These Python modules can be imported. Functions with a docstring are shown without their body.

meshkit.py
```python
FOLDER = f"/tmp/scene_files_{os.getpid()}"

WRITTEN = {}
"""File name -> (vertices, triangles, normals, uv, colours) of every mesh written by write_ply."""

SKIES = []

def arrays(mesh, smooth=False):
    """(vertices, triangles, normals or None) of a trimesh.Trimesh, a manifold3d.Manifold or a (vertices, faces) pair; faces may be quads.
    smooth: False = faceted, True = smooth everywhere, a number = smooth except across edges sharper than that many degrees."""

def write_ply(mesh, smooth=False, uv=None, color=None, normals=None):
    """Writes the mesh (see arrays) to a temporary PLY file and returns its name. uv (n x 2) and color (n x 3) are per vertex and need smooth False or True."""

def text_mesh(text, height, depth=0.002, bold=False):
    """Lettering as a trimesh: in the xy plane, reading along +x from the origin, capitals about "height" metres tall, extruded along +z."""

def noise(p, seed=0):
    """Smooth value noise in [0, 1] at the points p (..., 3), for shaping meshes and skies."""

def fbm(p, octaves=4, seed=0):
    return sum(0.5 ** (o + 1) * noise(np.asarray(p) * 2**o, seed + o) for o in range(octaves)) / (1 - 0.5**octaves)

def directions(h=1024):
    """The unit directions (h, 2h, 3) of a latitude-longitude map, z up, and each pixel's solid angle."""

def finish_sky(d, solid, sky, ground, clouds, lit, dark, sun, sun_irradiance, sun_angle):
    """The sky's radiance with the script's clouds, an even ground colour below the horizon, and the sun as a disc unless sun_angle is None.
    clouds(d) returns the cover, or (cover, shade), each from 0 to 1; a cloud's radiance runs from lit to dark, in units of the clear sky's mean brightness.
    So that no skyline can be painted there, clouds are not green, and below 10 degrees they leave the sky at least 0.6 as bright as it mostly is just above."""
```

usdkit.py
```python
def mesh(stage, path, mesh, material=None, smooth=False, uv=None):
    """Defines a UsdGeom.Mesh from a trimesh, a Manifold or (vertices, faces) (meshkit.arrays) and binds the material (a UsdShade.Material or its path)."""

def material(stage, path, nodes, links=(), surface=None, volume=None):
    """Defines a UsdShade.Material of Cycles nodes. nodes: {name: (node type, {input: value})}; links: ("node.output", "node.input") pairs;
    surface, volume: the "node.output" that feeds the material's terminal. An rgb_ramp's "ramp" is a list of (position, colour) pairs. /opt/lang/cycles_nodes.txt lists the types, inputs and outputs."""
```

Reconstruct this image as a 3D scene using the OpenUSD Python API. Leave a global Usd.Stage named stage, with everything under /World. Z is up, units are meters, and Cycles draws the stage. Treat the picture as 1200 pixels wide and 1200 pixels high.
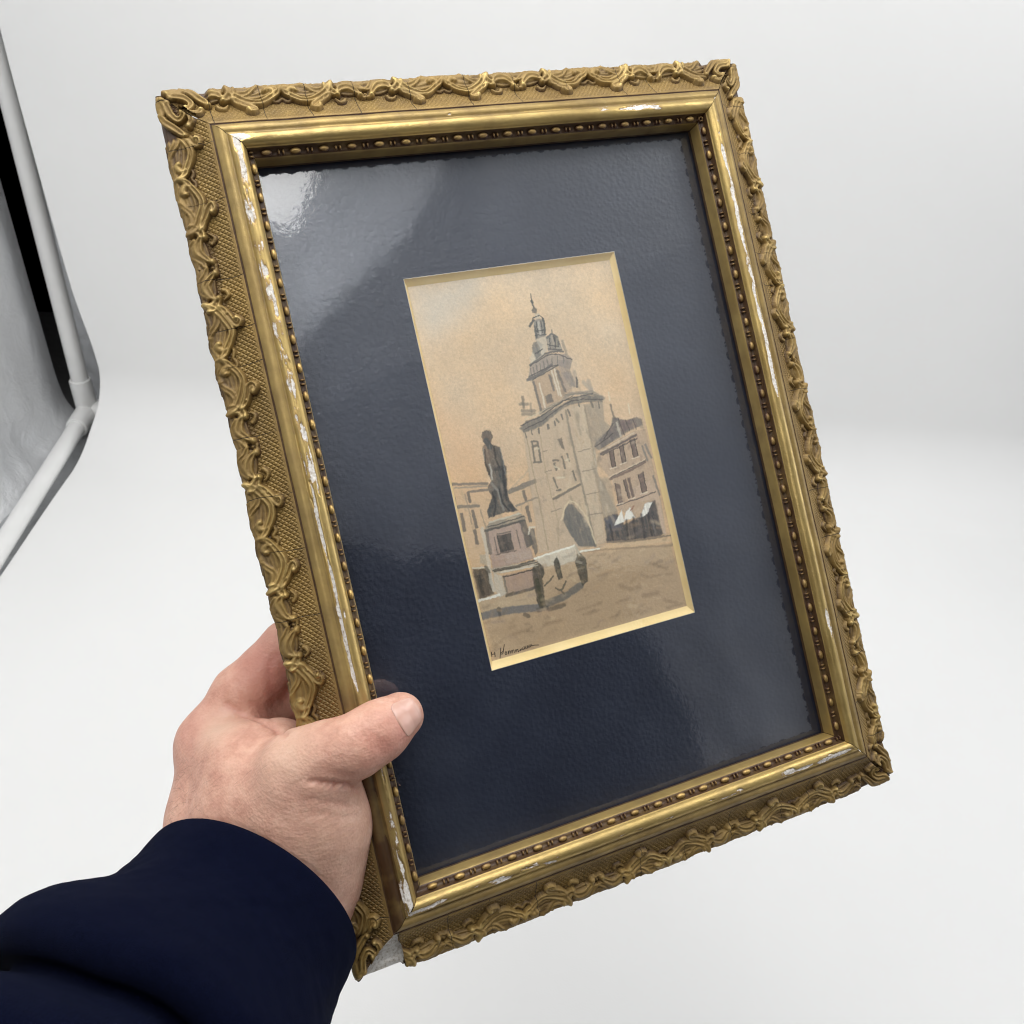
import math, numpy as np, trimesh, shapely, usdkit, meshkit
from shapely.geometry import LineString
from scipy.spatial.transform import Rotation
from scipy.ndimage import gaussian_filter1d
from pxr import Usd, UsdGeom, UsdLux, UsdShade, Gf, Sdf, Vt

stage = Usd.Stage.CreateInMemory()
UsdGeom.SetStageUpAxis(stage, 'Z'); UsdGeom.SetStageMetersPerUnit(stage, 1.0)
UsdGeom.Xform.Define(stage, '/World'); UsdGeom.Scope.Define(stage, '/World/Looks')
rng = np.random.default_rng(7)

# ------------------------------------------------------------------ camera
CAM = np.array([0, 0, .69])
UP = np.array([.055, -.796, -.602]); UP /= np.linalg.norm(UP)          # world up seen by the camera (x right, y down, z ahead)
FW = np.array([0, 0, 1.]) - UP[2] * UP; FW /= np.linalg.norm(FW)
C2W = np.array([np.cross(FW, UP), FW, UP])
FPX = 1050.0
def eye(p): return CAM + np.asarray(p, float) @ C2W.T                  # camera space (metres) -> world
def at(px, py, z): return np.array([(px - 600) / FPX * z, (py - 600) / FPX * z, z])   # a point z metres ahead, in camera space
def mat4(R, t):
    m = np.eye(4); m[:3, :3] = R; m[:3, 3] = t
    return Gf.Matrix4d(*m.T.ravel().tolist())
cam = UsdGeom.Camera.Define(stage, '/World/camera')
cam.AddTransformOp().Set(mat4(np.c_[C2W[:, 0], -C2W[:, 1], -C2W[:, 2]], CAM))
cam.CreateHorizontalApertureAttr(36.0); cam.CreateVerticalApertureAttr(36.0)
cam.CreateFocalLengthAttr(36.0 * FPX / 1200)
cam.CreateClippingRangeAttr(Gf.Vec2f(.02, 100)); cam.CreateFStopAttr(36.0); cam.CreateFocusDistanceAttr(.325)
EXPOSURE = 0.20
cam.CreateExposureAttr(EXPOSURE)

# ------------------------------------------------------------------ lamps of the photo tent
def rect_light(name, pos, look, w, h, power, color=(1, 1, 1)):
    l = UsdLux.RectLight.Define(stage, '/World/' + name)
    z = np.asarray(pos, float) - np.asarray(look, float); z /= np.linalg.norm(z)
    x = np.cross([0, 1, 0], z); x /= np.linalg.norm(x); y = np.cross(z, x)
    l.AddTransformOp().Set(mat4(np.c_[x, y, z], pos))
    l.CreateWidthAttr(w); l.CreateHeightAttr(h); l.CreateIntensityAttr(power); l.CreateNormalizeAttr(False); l.CreateColorAttr(Gf.Vec3f(*color))
    return l
rect_light('ceiling_lamp', (-.15, .48, 1.16), (-.15, .60, 0), .56, .86, 4.1, (1, .985, .96))
rect_light('front_lamp', (-.45, -.70, 1.30), (0, .3, .45), .5, .5, 4.6, (1, .98, .95))
rect_light('rear_lamp', (.56, .62, 1.16), (.60, .68, 0), .36, .56, 4.6, (1, .99, .97))
rect_light('wall_lamp', (.80, .50, .62), (.62, -.10, 1.19), .34, .34, 6.2, (.97, .985, 1))
rect_light('strip_lamp', (.05, .02, 1.125), (.29, .02, 1.185), 0.5, .04, 24.0, (.97, .985, 1))

# ------------------------------------------------------------------ helpers
def material(name, nodes, links=(), surface='p.BSDF'):
    return usdkit.material(stage, '/World/Looks/' + name, nodes, links, surface=surface)
TAKEN = {}
def path_for(name, parent='/World'):
    k = (parent, name); n = TAKEN.get(k, 0); TAKEN[k] = n + 1
    return f'{parent}/{name}' + (f'_{n:03d}' if n else '')
def tag(prim, **kw):
    prim = prim.GetPrim() if hasattr(prim, 'GetPrim') else prim
    for k, v in kw.items(): prim.SetCustomDataByKey(k, v)
    return prim
def thing(name, label, category, **kw):
    x = UsdGeom.Xform.Define(stage, path_for(name)); tag(x, label=label, category=category, **kw)
    return x
def obj(name, mesh, mat, parent='/World', smooth=False, uv=None, colors=None, **kw):
    parent = parent if isinstance(parent, str) else str(parent.GetPath())
    m = usdkit.mesh(stage, path_for(name, parent), mesh, mat, smooth=smooth, uv=uv)
    for n, c in (colors or {}).items():
        UsdGeom.PrimvarsAPI(m).CreatePrimvar(n, Sdf.ValueTypeNames.Color3fArray, 'vertex').Set(Vt.Vec3fArray.FromNumpy(np.asarray(c, np.float32)))
    tag(m, **kw)
    return m
def grid_faces(n, m, flip=False):
    i, j = np.meshgrid(np.arange(n - 1), np.arange(m - 1), indexing='ij')
    a = i * m + j
    q = np.stack([a, a + m, a + m + 1, a + 1], -1).reshape(-1, 4)
    if flip: q = q[:, ::-1]
    return np.vstack([q[:, [0, 1, 2]], q[:, [0, 2, 3]]])
def drop_thin(v, f):
    e = np.linalg.norm(np.cross(v[f[:, 1]] - v[f[:, 0]], v[f[:, 2]] - v[f[:, 0]]), axis=1)
    return f[e > 1e-13]
def catmull(P, n=10):
    P = np.asarray(P, float)
    if len(P) < 3:
        t = np.linspace(0, 1, n * (len(P) - 1) + 1)[:, None]
        return P[0] * (1 - t) + P[-1] * t
    Q = np.vstack([2 * P[0] - P[1], P, 2 * P[-1] - P[-2]]); out = []
    for i in range(1, len(Q) - 2):
        t = np.linspace(0, 1, n, endpoint=False)[:, None]; a, b, c, d = Q[i - 1:i + 3]
        out.append(.5 * ((2 * b) + (c - a) * t + (2 * a - 5 * b + 4 * c - d) * t**2 + (3 * b - a - 3 * c + d) * t**3))
    return np.vstack(out + [P[-1:]])
def tube(points, r, sides=24, cap=True):
    p = np.asarray(points, float); r = np.broadcast_to(r, (len(p),))
    t = np.gradient(p, axis=0); t /= np.linalg.norm(t, axis=1, keepdims=True)
    ref = np.array([0, 0, 1.]) if abs(t[:, 2]).mean() < .8 else np.array([0, 1., 0])
    a = np.cross(t, ref); a /= np.linalg.norm(a, axis=1, keepdims=True); b = np.cross(t, a)
    g = np.arange(sides) * 2 * np.pi / sides
    v = p[:, None] + r[:, None, None] * (np.cos(g)[None, :, None] * a[:, None] + np.sin(g)[None, :, None] * b[:, None])
    n = len(p); i, j = np.meshgrid(np.arange(n - 1), np.arange(sides), indexing='ij')
    A = i * sides + j; B = i * sides + (j + 1) % sides
    f = np.vstack([np.stack([A, B, B + sides], -1).reshape(-1, 3), np.stack([A, B + sides, A + sides], -1).reshape(-1, 3)])
    v = v.reshape(-1, 3)
    if cap:
        v = np.vstack([v, p[:1], p[-1:]]); k = np.arange(sides); c0, c1 = len(v) - 2, len(v) - 1
        f = np.vstack([f, np.c_[np.full(sides, c0), (k + 1) % sides, k], np.c_[np.full(sides, c1), (n - 1) * sides + k, (n - 1) * sides + (k + 1) % sides]])
    m = trimesh.Trimesh(v, f, process=False)
    if m.volume < 0: m.invert()
    return m
def srgb(h):
    c = np.array([int(h[i:i + 2], 16) for i in (0, 2, 4)]) / 255
    return np.where(c <= .04045, c / 12.92, ((c + .055) / 1.055) ** 2.4)
def smooth01(x): x = np.clip(x, 0, 1); return x * x * (3 - 2 * x)

# ------------------------------------------------------------------ materials of the setting
paper_m = material('white_paper', {
    'g': ('geometry', {}), 'n': ('noise_texture', {'scale': 3.0, 'detail': 4}), 'r': ('rgb_ramp', {'ramp': [(0.3, (.832, .836, .830)), (.7, (.866, .868, .860))]}),
    'n2': ('noise_texture', {'scale': 900.0, 'detail': 2}), 'b': ('bump', {'strength': .06, 'distance': .001}),
    'v': ('voronoi_texture', {'scale': 14.0}), 'lt': ('math', {'math_type': 'less_than', 'value2': .035}), 'wn': ('white_noise_texture', {}),
    'gt': ('math', {'math_type': 'greater_than', 'value2': 2.0}), 'mul': ('math', {'math_type': 'multiply'}), 'mx': ('mix_color', {'b': (.16, .14, .13)}),
    'p': ('principled_bsdf', {'roughness': .75, 'specular_ior_level': .3})},
    [('g.position', 'n.vector'), ('g.position', 'n2.vector'), ('g.position', 'v.vector'), ('n.fac', 'r.fac'), ('v.distance', 'lt.value1'), ('v.color', 'wn.vector'), ('wn.value', 'gt.value1'),
     ('lt.value', 'mul.value1'), ('gt.value', 'mul.value2'), ('mul.value', 'mx.fac'), ('r.color', 'mx.a'), ('mx.result', 'p.base_color'), ('n2.fac', 'b.height'), ('b.normal', 'p.normal')])
silver_m = material('silver_fabric', {
    'g': ('geometry', {}), 'n': ('noise_texture', {'scale': 30.0, 'detail': 6, 'roughness': .65, 'distortion': .5}), 'b': ('bump', {'strength': .6, 'distance': .006}),
    'p': ('principled_bsdf', {'base_color': (.84, .85, .865), 'roughness': .36, 'metallic': .6})},
    [('g.position', 'n.vector'), ('n.fac', 'b.height'), ('b.normal', 'p.normal')])
crinkle_m = material('crinkled_silver', {
    'g': ('geometry', {}), 'mp': ('mapping', {'scale': (1, 1.8, 1)}), 'n': ('noise_texture', {'scale': 38.0, 'detail': 5, 'roughness': .6, 'distortion': .8}), 'b': ('bump', {'strength': .55, 'distance': .006}),
    'p': ('principled_bsdf', {'base_color': (.50, .51, .52), 'roughness': .32, 'metallic': .7})},
    [('g.position', 'mp.vector'), ('mp.vector', 'n.vector'), ('n.fac', 'b.height'), ('b.normal', 'p.normal')])
white_fabric_m = material('white_fabric', {'p': ('principled_bsdf', {'base_color': (.75, .762, .795), 'roughness': .8})})
pvc_m = material('white_plastic_pipe', {
    'g': ('geometry', {}), 'n': ('noise_texture', {'scale': 30.0, 'detail': 3}), 'r': ('rgb_ramp', {'ramp': [(.3, (.82, .825, .81)), (.7, (.86, .86, .85))]}),
    'p': ('principled_bsdf', {'roughness': .35})}, [('g.position', 'n.vector'), ('n.fac', 'r.fac'), ('r.color', 'p.base_color')])

# ------------------------------------------------------------------ the setting: white sweep, tent walls, floor
def fabric(fn, nu, nv):
    u, v = np.meshgrid(np.linspace(0, 1, nu), np.linspace(0, 1, nv), indexing='ij')
    return np.stack(fn(u, v), -1).reshape(-1, 3), nu, nv
YB = 1.03
prof = [(y, .0035) for y in np.linspace(-.25, .93, 60)] + [(.93 + (YB - .93) * math.sin(t), .0035 + .1 * (1 - math.cos(t))) for t in np.linspace(.06, math.pi / 2, 20)] + [(YB + .010 * k / 40, .1035 + 1.0 * k / 40) for k in range(1, 41)]
prof = np.array(prof)
arc = prof[:, 0] + prof[:, 1]                                             # left edge of the sheet, cut a little wavy
left = np.interp(arc, [-.25, .72, .86, .96, 1.02, 1.07, 1.12, 1.15, 1.22, 1.34, 1.48, 2.2], [-.555, -.560, -.567, -.570, -.568, -.560, -.555, -.553, -.564, -.568, -.571, -.572])
left = gaussian_filter1d(left, 1.0)
tx = np.linspace(0, 1, 90)
v = np.array([[l + (.775 - l) * k, y, z] for k in tx for (y, z), l in zip(prof, left)])
v[:, 1] += .004 * (meshkit.fbm(v * 2.2, 3, 4) - .5) * (v[:, 2] > .05); v[:, 2] += .002 * (meshkit.fbm(v * 3, 2, 9) - .5) * (v[:, 2] < .02) + .001
obj('backdrop', (v, grid_faces(len(tx), len(prof), True)), paper_m, smooth=True, kind='structure')

gx, gy = np.meshgrid(np.linspace(-1.0, 1.0, 140), np.linspace(-.6, 1.4, 140), indexing='ij')
gz = -.012 + .007 * meshkit.fbm(np.stack([gx * 9 + gy * 6, gy * 4 - gx * 3, gx * 0], -1), 4, 3)
obj('ground', (np.stack([gx, gy, gz], -1).reshape(-1, 3), grid_faces(140, 140)), crinkle_m, smooth=True, kind='structure')

def wall_sheet(x0, y0, y1, z1, seed, amp):
    def fn(u, w):
        y = y0 + (y1 - y0) * u; z = z1 * w
        d = meshkit.fbm(np.stack([y * 7 + z * 1.2, z * 3.0, 0 * y + seed], -1), 5, seed) - .5
        x0_ = x0 + np.sign(x0) * .012 * smooth01((y - 1.0) / .08) ** 2 * (x0 < 0)
        return x0_ + amp * d * smooth01((1.1 - y) / .2) + .03 * np.exp(-z / .018) * np.sign(-x0) * .9, y, z - .009
    return fabric(fn, 150, 150)
v, a, b = wall_sheet(-.633, -.45, 1.080, 1.15, 5, .06)
obj('side_wall', (v, grid_faces(a, b)), silver_m, smooth=True, kind='structure')
def back(u, w):
    x = -.622 + 1.3 * u; z = 1.1 * w
    return x, 1.112 + .015 * (meshkit.fbm(np.stack([x * 9, z * 4, 0 * x], -1), 3, 8) - .5), z
v, a, b = fabric(back, 60, 60)
obj('back_wall', (v, grid_faces(a, b)), silver_m, smooth=True, kind='structure')
v, a, b = wall_sheet(1.10, -.55, 1.05, 1.22, 21, .16)
obj('opposite_wall', (v, grid_faces(a, b, True)), white_fabric_m, smooth=True, kind='structure')
def roof(u, w):
    x = -.66 + 1.78 * u; y = -.46 + 1.53 * w
    c = .222 + .22 * y + .012 * np.sin(y * 22); fold = .075 * np.exp(-((x - c) / .014) ** 2) + .03 * np.exp(-((x - c - .16 + .5 * y) / .03) ** 2) + .022 * np.exp(-((x - c - .25 - .8 * y) / .02) ** 2)
    return x, y, 1.19 - fold + .025 * (meshkit.fbm(np.stack([x * 3, y * 3, 0 * x], -1), 3, 2) - .5)
v, a, b = fabric(roof, 240, 80)
obj('tent_ceiling', (v, grid_faces(a, b, True)), white_fabric_m, smooth=True, kind='structure')

# ------------------------------------------------------------------ pipe frame of the tent
pf = thing('pipe_frame', 'white plastic pipe frame with three-way corner fitting, left of the white paper backdrop', 'pipe frame')
R_ = .0112
corner = np.array([-.603, 1.064, .0145])
top = np.array([-.588, 1.064, 1.14]); front = np.array([-.440, -.35, .0125])
def piece(name, a, b, r, mat=pvc_m, bevel=.0015):
    a, b = np.asarray(a, float), np.asarray(b, float); d = (b - a) / np.linalg.norm(b - a)
    P = [a, a + d * bevel, b - d * bevel, b]
    return obj(name, tube(P, [r - bevel, r, r, r - bevel], 40), mat, pf, smooth=40)
piece('pipe', corner + (0, 0, .02), top, R_)
front = np.array([-.576, .761, .0125]); front = corner + (front - corner) * 4.2; fd = (front - corner) / np.linalg.norm(front - corner)
piece('pipe', corner + fd * .02, front, R_)
piece('pipe', corner + (.02, 0, 0), (.72, 1.064, .0145), R_)
hub = trimesh.util.concatenate([tube([corner - (0, 0, .0135), corner - (0, 0, .0125), corner + (0, 0, .0475), corner + (0, 0, .049)], [.0125, .0142, .0142, .0133], 40),
    tube([corner, corner + fd * .046, corner + fd * .0475], [.0142, .0142, .0133], 40), tube([corner, corner + np.array([.046, 0, 0]), corner + np.array([.0475, 0, 0])], [.0142, .0142, .0133], 40)])
obj('corner_fitting', hub, pvc_m, pf, smooth=40)

# ------------------------------------------------------------------ the framed picture: everything in the frame's own axes (x right, y up, z out of the glass)
RF = Rotation.from_rotvec([-2.86014642e-02, -3.29052502e-01, -2.20570508e-01]).as_matrix()
TF = np.array([1.98161363e-02, -1.43334762e-02, 3.42823075e-01])
F2C = np.c_[RF[:, 0], -RF[:, 1], -RF[:, 2]]
def f2cam(p): return np.asarray(p, float) @ F2C.T + TF
W2, H2 = .17613 / 2, .255 / 2
fp = thing('framed_picture', 'chipped gilt scrollwork frame around a navy mat and small watercolour of a tower', 'framed picture')
fp.AddTransformOp().Set(mat4(C2W @ F2C, CAM + C2W @ TF))

# gilding: primvar wear = (chipped to the gesso, dirt and red bole, burnish), primvar zone = (stippled ground, craquelure, white core)
def gilt(name, ochre=(.275, .175, .050), bright=(.57, .42, .16), dirt=(.060, .028, .009)):
    return material(name, {
        'uv': ('texture_coordinate', {}), 'sx': ('separate_xyz', {}), 'w': ('attribute', {'attribute': 'wear'}), 'z': ('attribute', {'attribute': 'zone'}),
        'ws': ('separate_color', {}), 'zs': ('separate_color', {}),
        'gp': ('texture_coordinate', {}), 'nf': ('noise_texture', {'scale': 900.0, 'detail': 4, 'roughness': .6}), 'nm': ('noise_texture', {'scale': 150.0, 'detail': 4}),
        'nl': ('noise_texture', {'scale': 45.0, 'detail': 3}),
        # stippled ground: two crossing families of grooves
        'a1': ('math', {'math_type': 'multiply_add', 'value2': .80}), 'a2': ('math', {'math_type': 'subtract'}), 'a3': ('math', {'math_type': 'add'}),
        'f1': ('math', {'math_type': 'multiply', 'value2': 1.75}), 'f2': ('math', {'math_type': 'multiply', 'value2': 1.75}), 's1': ('math', {'math_type': 'sine'}), 's2': ('math', {'math_type': 'sine'}),
        'b1': ('math', {'math_type': 'absolute'}), 'b2': ('math', {'math_type': 'absolute'}), 'mn': ('math', {'math_type': 'minimum'}), 'ml': ('math', {'math_type': 'multiply'}), 'yk': ('math', {'math_type': 'multiply', 'value2': .8}),
        # fine cracks across the gesso
        'cn': ('noise_texture', {'scale': 70.0, 'detail': 2}), 'cx': ('math', {'math_type': 'multiply_add', 'value2': 2.6}), 'cd': ('math', {'math_type': 'multiply', 'value2': .052}),
        'cv': ('voronoi_texture', {'dimensions': '1D', 'feature': 'distance_to_edge', 'scale': 1.0, 'randomness': .75}), 'cr': ('map_range', {'from_min': .0035, 'from_max': .008, 'to_min': 1.0, 'to_max': 0.0, 'clamp': True}), 'cm0': ('math', {'math_type': 'multiply'}), 'ck': ('map_range', {'from_min': .42, 'from_max': .50, 'clamp': True}), 'cm': ('math', {'math_type': 'multiply'}),
        # colours
        'm1': ('mix_color', {'a': ochre, 'b': bright}), 'var': ('rgb_ramp', {'ramp': [(.25, (.74, .70, .62)), (.5, (1, 1, 1)), (.75, (1.16, 1.13, 1.06))]}), 'mv': ('mix_color', {'blend_type': 'multiply', 'fac': 1.0}),
        'dn': ('math', {'math_type': 'multiply_add', 'value2': .9, 'value3': -.45}), 'da': ('math', {'math_type': 'add', 'use_clamp': True}), 'm2': ('mix_color', {'b': dirt}),
        'ca2': ('math', {'math_type': 'multiply_add', 'value2': .30}), 'ca': ('math', {'math_type': 'multiply_add', 'value2': .70, 'value3': -.455}), 'cb': ('math', {'math_type': 'add'}), 'cc': ('map_range', {'from_min': .53, 'from_max': .60, 'clamp': True}),
        'ge': ('rgb_ramp', {'ramp': [(.30, (.30, .25, .19)), (.42, (.62, .57, .50)), (.56, (.78, .75, .70)), (.8, (.84, .82, .78))]}), 'm3': ('mix_color', {}),
        'be': ('map_range', {'from_min': .46, 'from_max': .54, 'clamp': True}), 'bo': ('math', {'math_type': 'multiply', 'value2': .45}), 'm25': ('mix_color', {'b': (.22, .10, .04)}),
        'm4': ('mix_color', {'b': (.020, .012, .006)}),
        'inv': ('math', {'math_type': 'subtract', 'value1': 1.0}), 'inv2': ('math', {'math_type': 'subtract', 'value1': 1.0}), 'me': ('map_range', {'to_min': .22, 'to_max': .80}), 'mt': ('math', {'math_type': 'multiply'}), 'mt2': ('math', {'math_type': 'multiply'}),
        'ro': ('map_range', {'to_min': .55, 'to_max': .30}), 'rn': ('math', {'math_type': 'multiply_add', 'value2': .22, 'value3': -.08}), 'rr': ('math', {'math_type': 'add', 'use_clamp': True}), 'rc': ('math', {'math_type': 'maximum'}), 'rg': ('math', {'math_type': 'multiply', 'value2': .75}),
        'bp1': ('bump', {'strength': .75, 'distance': .00055}), 'bp2': ('bump', {'strength': .28, 'distance': .0004}), 'bp3': ('bump', {'strength': .7, 'distance': .0004, 'invert': True}),
        'p': ('principled_bsdf', {'specular_ior_level': .5})},
        [('uv.UV', 'sx.vector'), ('w.color', 'ws.color'), ('z.color', 'zs.color'), ('gp.object', 'nf.vector'), ('gp.object', 'nm.vector'), ('gp.object', 'nl.vector'), ('gp.object', 'cn.vector'),
         ('sx.y', 'yk.value1'), ('sx.x', 'a2.value1'), ('yk.value', 'a2.value2'), ('sx.x', 'a3.value1'), ('yk.value', 'a3.value2'), ('a2.value', 'f1.value1'), ('a3.value', 'f2.value1'), ('f1.value', 's1.value1'), ('f2.value', 's2.value1'),
         ('s1.value', 'b1.value1'), ('s2.value', 'b2.value1'), ('b1.value', 'mn.value1'), ('b2.value', 'mn.value2'), ('mn.value', 'ml.value1'), ('zs.r', 'ml.value2'), ('ml.value', 'bp1.height'),
         ('nf.fac', 'bp2.height'), ('bp1.normal', 'bp2.normal'),
         ('cn.fac', 'cx.value1'), ('sx.x', 'cx.value3'), ('cx.value', 'cd.value1'), ('cd.value', 'cv.w'), ('cv.distance', 'cr.value'), ('cr.result', 'cm0.value1'), ('zs.g', 'cm0.value2'), ('nl.fac', 'ck.value'), ('cm0.value', 'cm.value1'), ('ck.result', 'cm.value2'), ('cm.value', 'bp3.height'), ('bp2.normal', 'bp3.normal'), ('bp3.normal', 'p.normal'),
         ('ws.b', 'm1.fac'), ('nl.fac', 'var.fac'), ('m1.result', 'mv.a'), ('var.color', 'mv.b'), ('nm.fac', 'dn.value1'), ('dn.value', 'da.value1'), ('ws.g', 'da.value2'), ('da.value', 'm2.fac'), ('mv.result', 'm2.a'),
         ('nf.fac', 'ca2.value1'), ('nm.fac', 'ca2.value3'), ('ca2.value', 'ca.value1'), ('ca.value', 'cb.value1'), ('ws.r', 'cb.value2'), ('cb.value', 'cc.value'), ('cb.value', 'be.value'), ('be.result', 'bo.value1'), ('bo.value', 'm25.fac'), ('m2.result', 'm25.a'), ('m25.result', 'm3.a'), ('nf.fac', 'ge.fac'), ('ge.color', 'm3.b'), ('cc.result', 'm3.fac'),
         ('m3.result', 'm4.a'), ('cm.value', 'm4.fac'), ('m4.result', 'p.base_color'),
         ('cc.result', 'inv.value2'), ('da.value', 'inv2.value2'), ('ws.b', 'me.value'), ('me.result', 'mt.value1'), ('inv.value', 'mt.value2'), ('mt.value', 'mt2.value1'), ('inv2.value', 'mt2.value2'), ('mt2.value', 'p.metallic'),
         ('ws.b', 'ro.value'), ('nm.fac', 'rn.value1'), ('ro.result', 'rr.value1'), ('rn.value', 'rr.value2'), ('cc.result', 'rg.value1'), ('rr.value', 'rc.value1'), ('rg.value', 'rc.value2'), ('rc.value', 'p.roughness')])
gilt_m = gilt('old_gilding')
bead_m = gilt('bead_gilding', ochre=(.34, .20, .06), bright=(.52, .36, .13), dirt=(.05, .016, .006))

# moulding profile: (distance outward from the glass edge, height), millimetres
PROFILE = np.array([(.3, -1.2), (.05, 0), (.1, 2), (.28, 4.2), (.5, 5.5), (.8, 6.2), (1.2, 6.45), (1.9, 6.5), (2.5, 6.9), (2.85, 8.0), (3.0, 9.3), (3.4, 9.6), (3.55, 10.3), (4.1, 11.1), (4.9, 11.6), (5.9, 11.75), (6.9, 11.5), (7.65, 10.95), (8.05, 10.3), (8.3, 9.75),
    (8.8, 9.75), (9.5, 10.1), (10.4, 10.1), (11.2, 9.6), (11.9, 8.9), (12.4, 8.3), (12.55, 7.6), (12.85, 7.55), (13.0, 8.0), (13.5, 7.85), (15, 6.4), (17, 4.7), (19, 3.4), (21, 2.5), (23, 2.1), (25, 2.0), (26.3, 1.7), (27.1, .9), (27.6, -.6), (27.5, -3.5), (26.6, -8), (26, -13)])
def resample(P, step):
    d = np.r_[0, np.cumsum(np.linalg.norm(np.diff(P, axis=0), axis=1))]; n = int(d[-1] / step)
    a = np.linspace(0, d[-1], n); return np.c_[np.interp(a, d, P[:, 0]), np.interp(a, d, P[:, 1])]
PR = resample(PROFILE, .3)
PRs = np.c_[gaussian_filter1d(PR[:, 0], .9, mode='nearest'), gaussian_filter1d(PR[:, 1], .9, mode='nearest')]
PARC = np.r_[0, np.cumsum(np.linalg.norm(np.diff(PRs, axis=0), axis=1))]
tn = np.gradient(PRs, axis=0); tn /= np.linalg.norm(tn, axis=1, keepdims=True)
PN = np.c_[-tn[:, 1], tn[:, 0]]
PN = np.c_[gaussian_filter1d(PN[:, 0], 2), gaussian_filter1d(PN[:, 1], 2)]; PN /= np.linalg.norm(PN, axis=1, keepdims=True)
A_EDGE = PARC[np.argmin(np.hypot(PRs[:, 0] - 27.0, PRs[:, 1] - 1.1))]     # arc length at the outer top edge: v = A_EDGE - a counts inward
A_GROOVE = PARC[np.argmin(np.hypot(PRs[:, 0] - 12.7, PRs[:, 1] - 7.5))]
SIDES = {'top': (W2 * 1000, 60.0, -14.5), 'bottom': (W2 * 1000, 60.0, 6.0), 'left': (H2 * 1000, 62.0, 0.5), 'right': (H2 * 1000, 62.0, -4.0)}   # half length, ornament period, offset
def place(side, s, u, h):                                                  # millimetres on a rail -> metres in the frame's axes
    s, u, h = np.broadcast_arrays(s, u, h)
    x, y = {'top': (s, H2 * 1000 + u), 'bottom': (s, -H2 * 1000 - u), 'left': (-W2 * 1000 - u, s), 'right': (W2 * 1000 + u, s)}[side]
    return np.stack([x, y, h], -1) * .001
FLIP = {'top': False, 'bottom': True, 'left': False, 'right': True}
def bump01(x, c, w): return np.exp(-((x - c) / w) ** 2)

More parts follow.
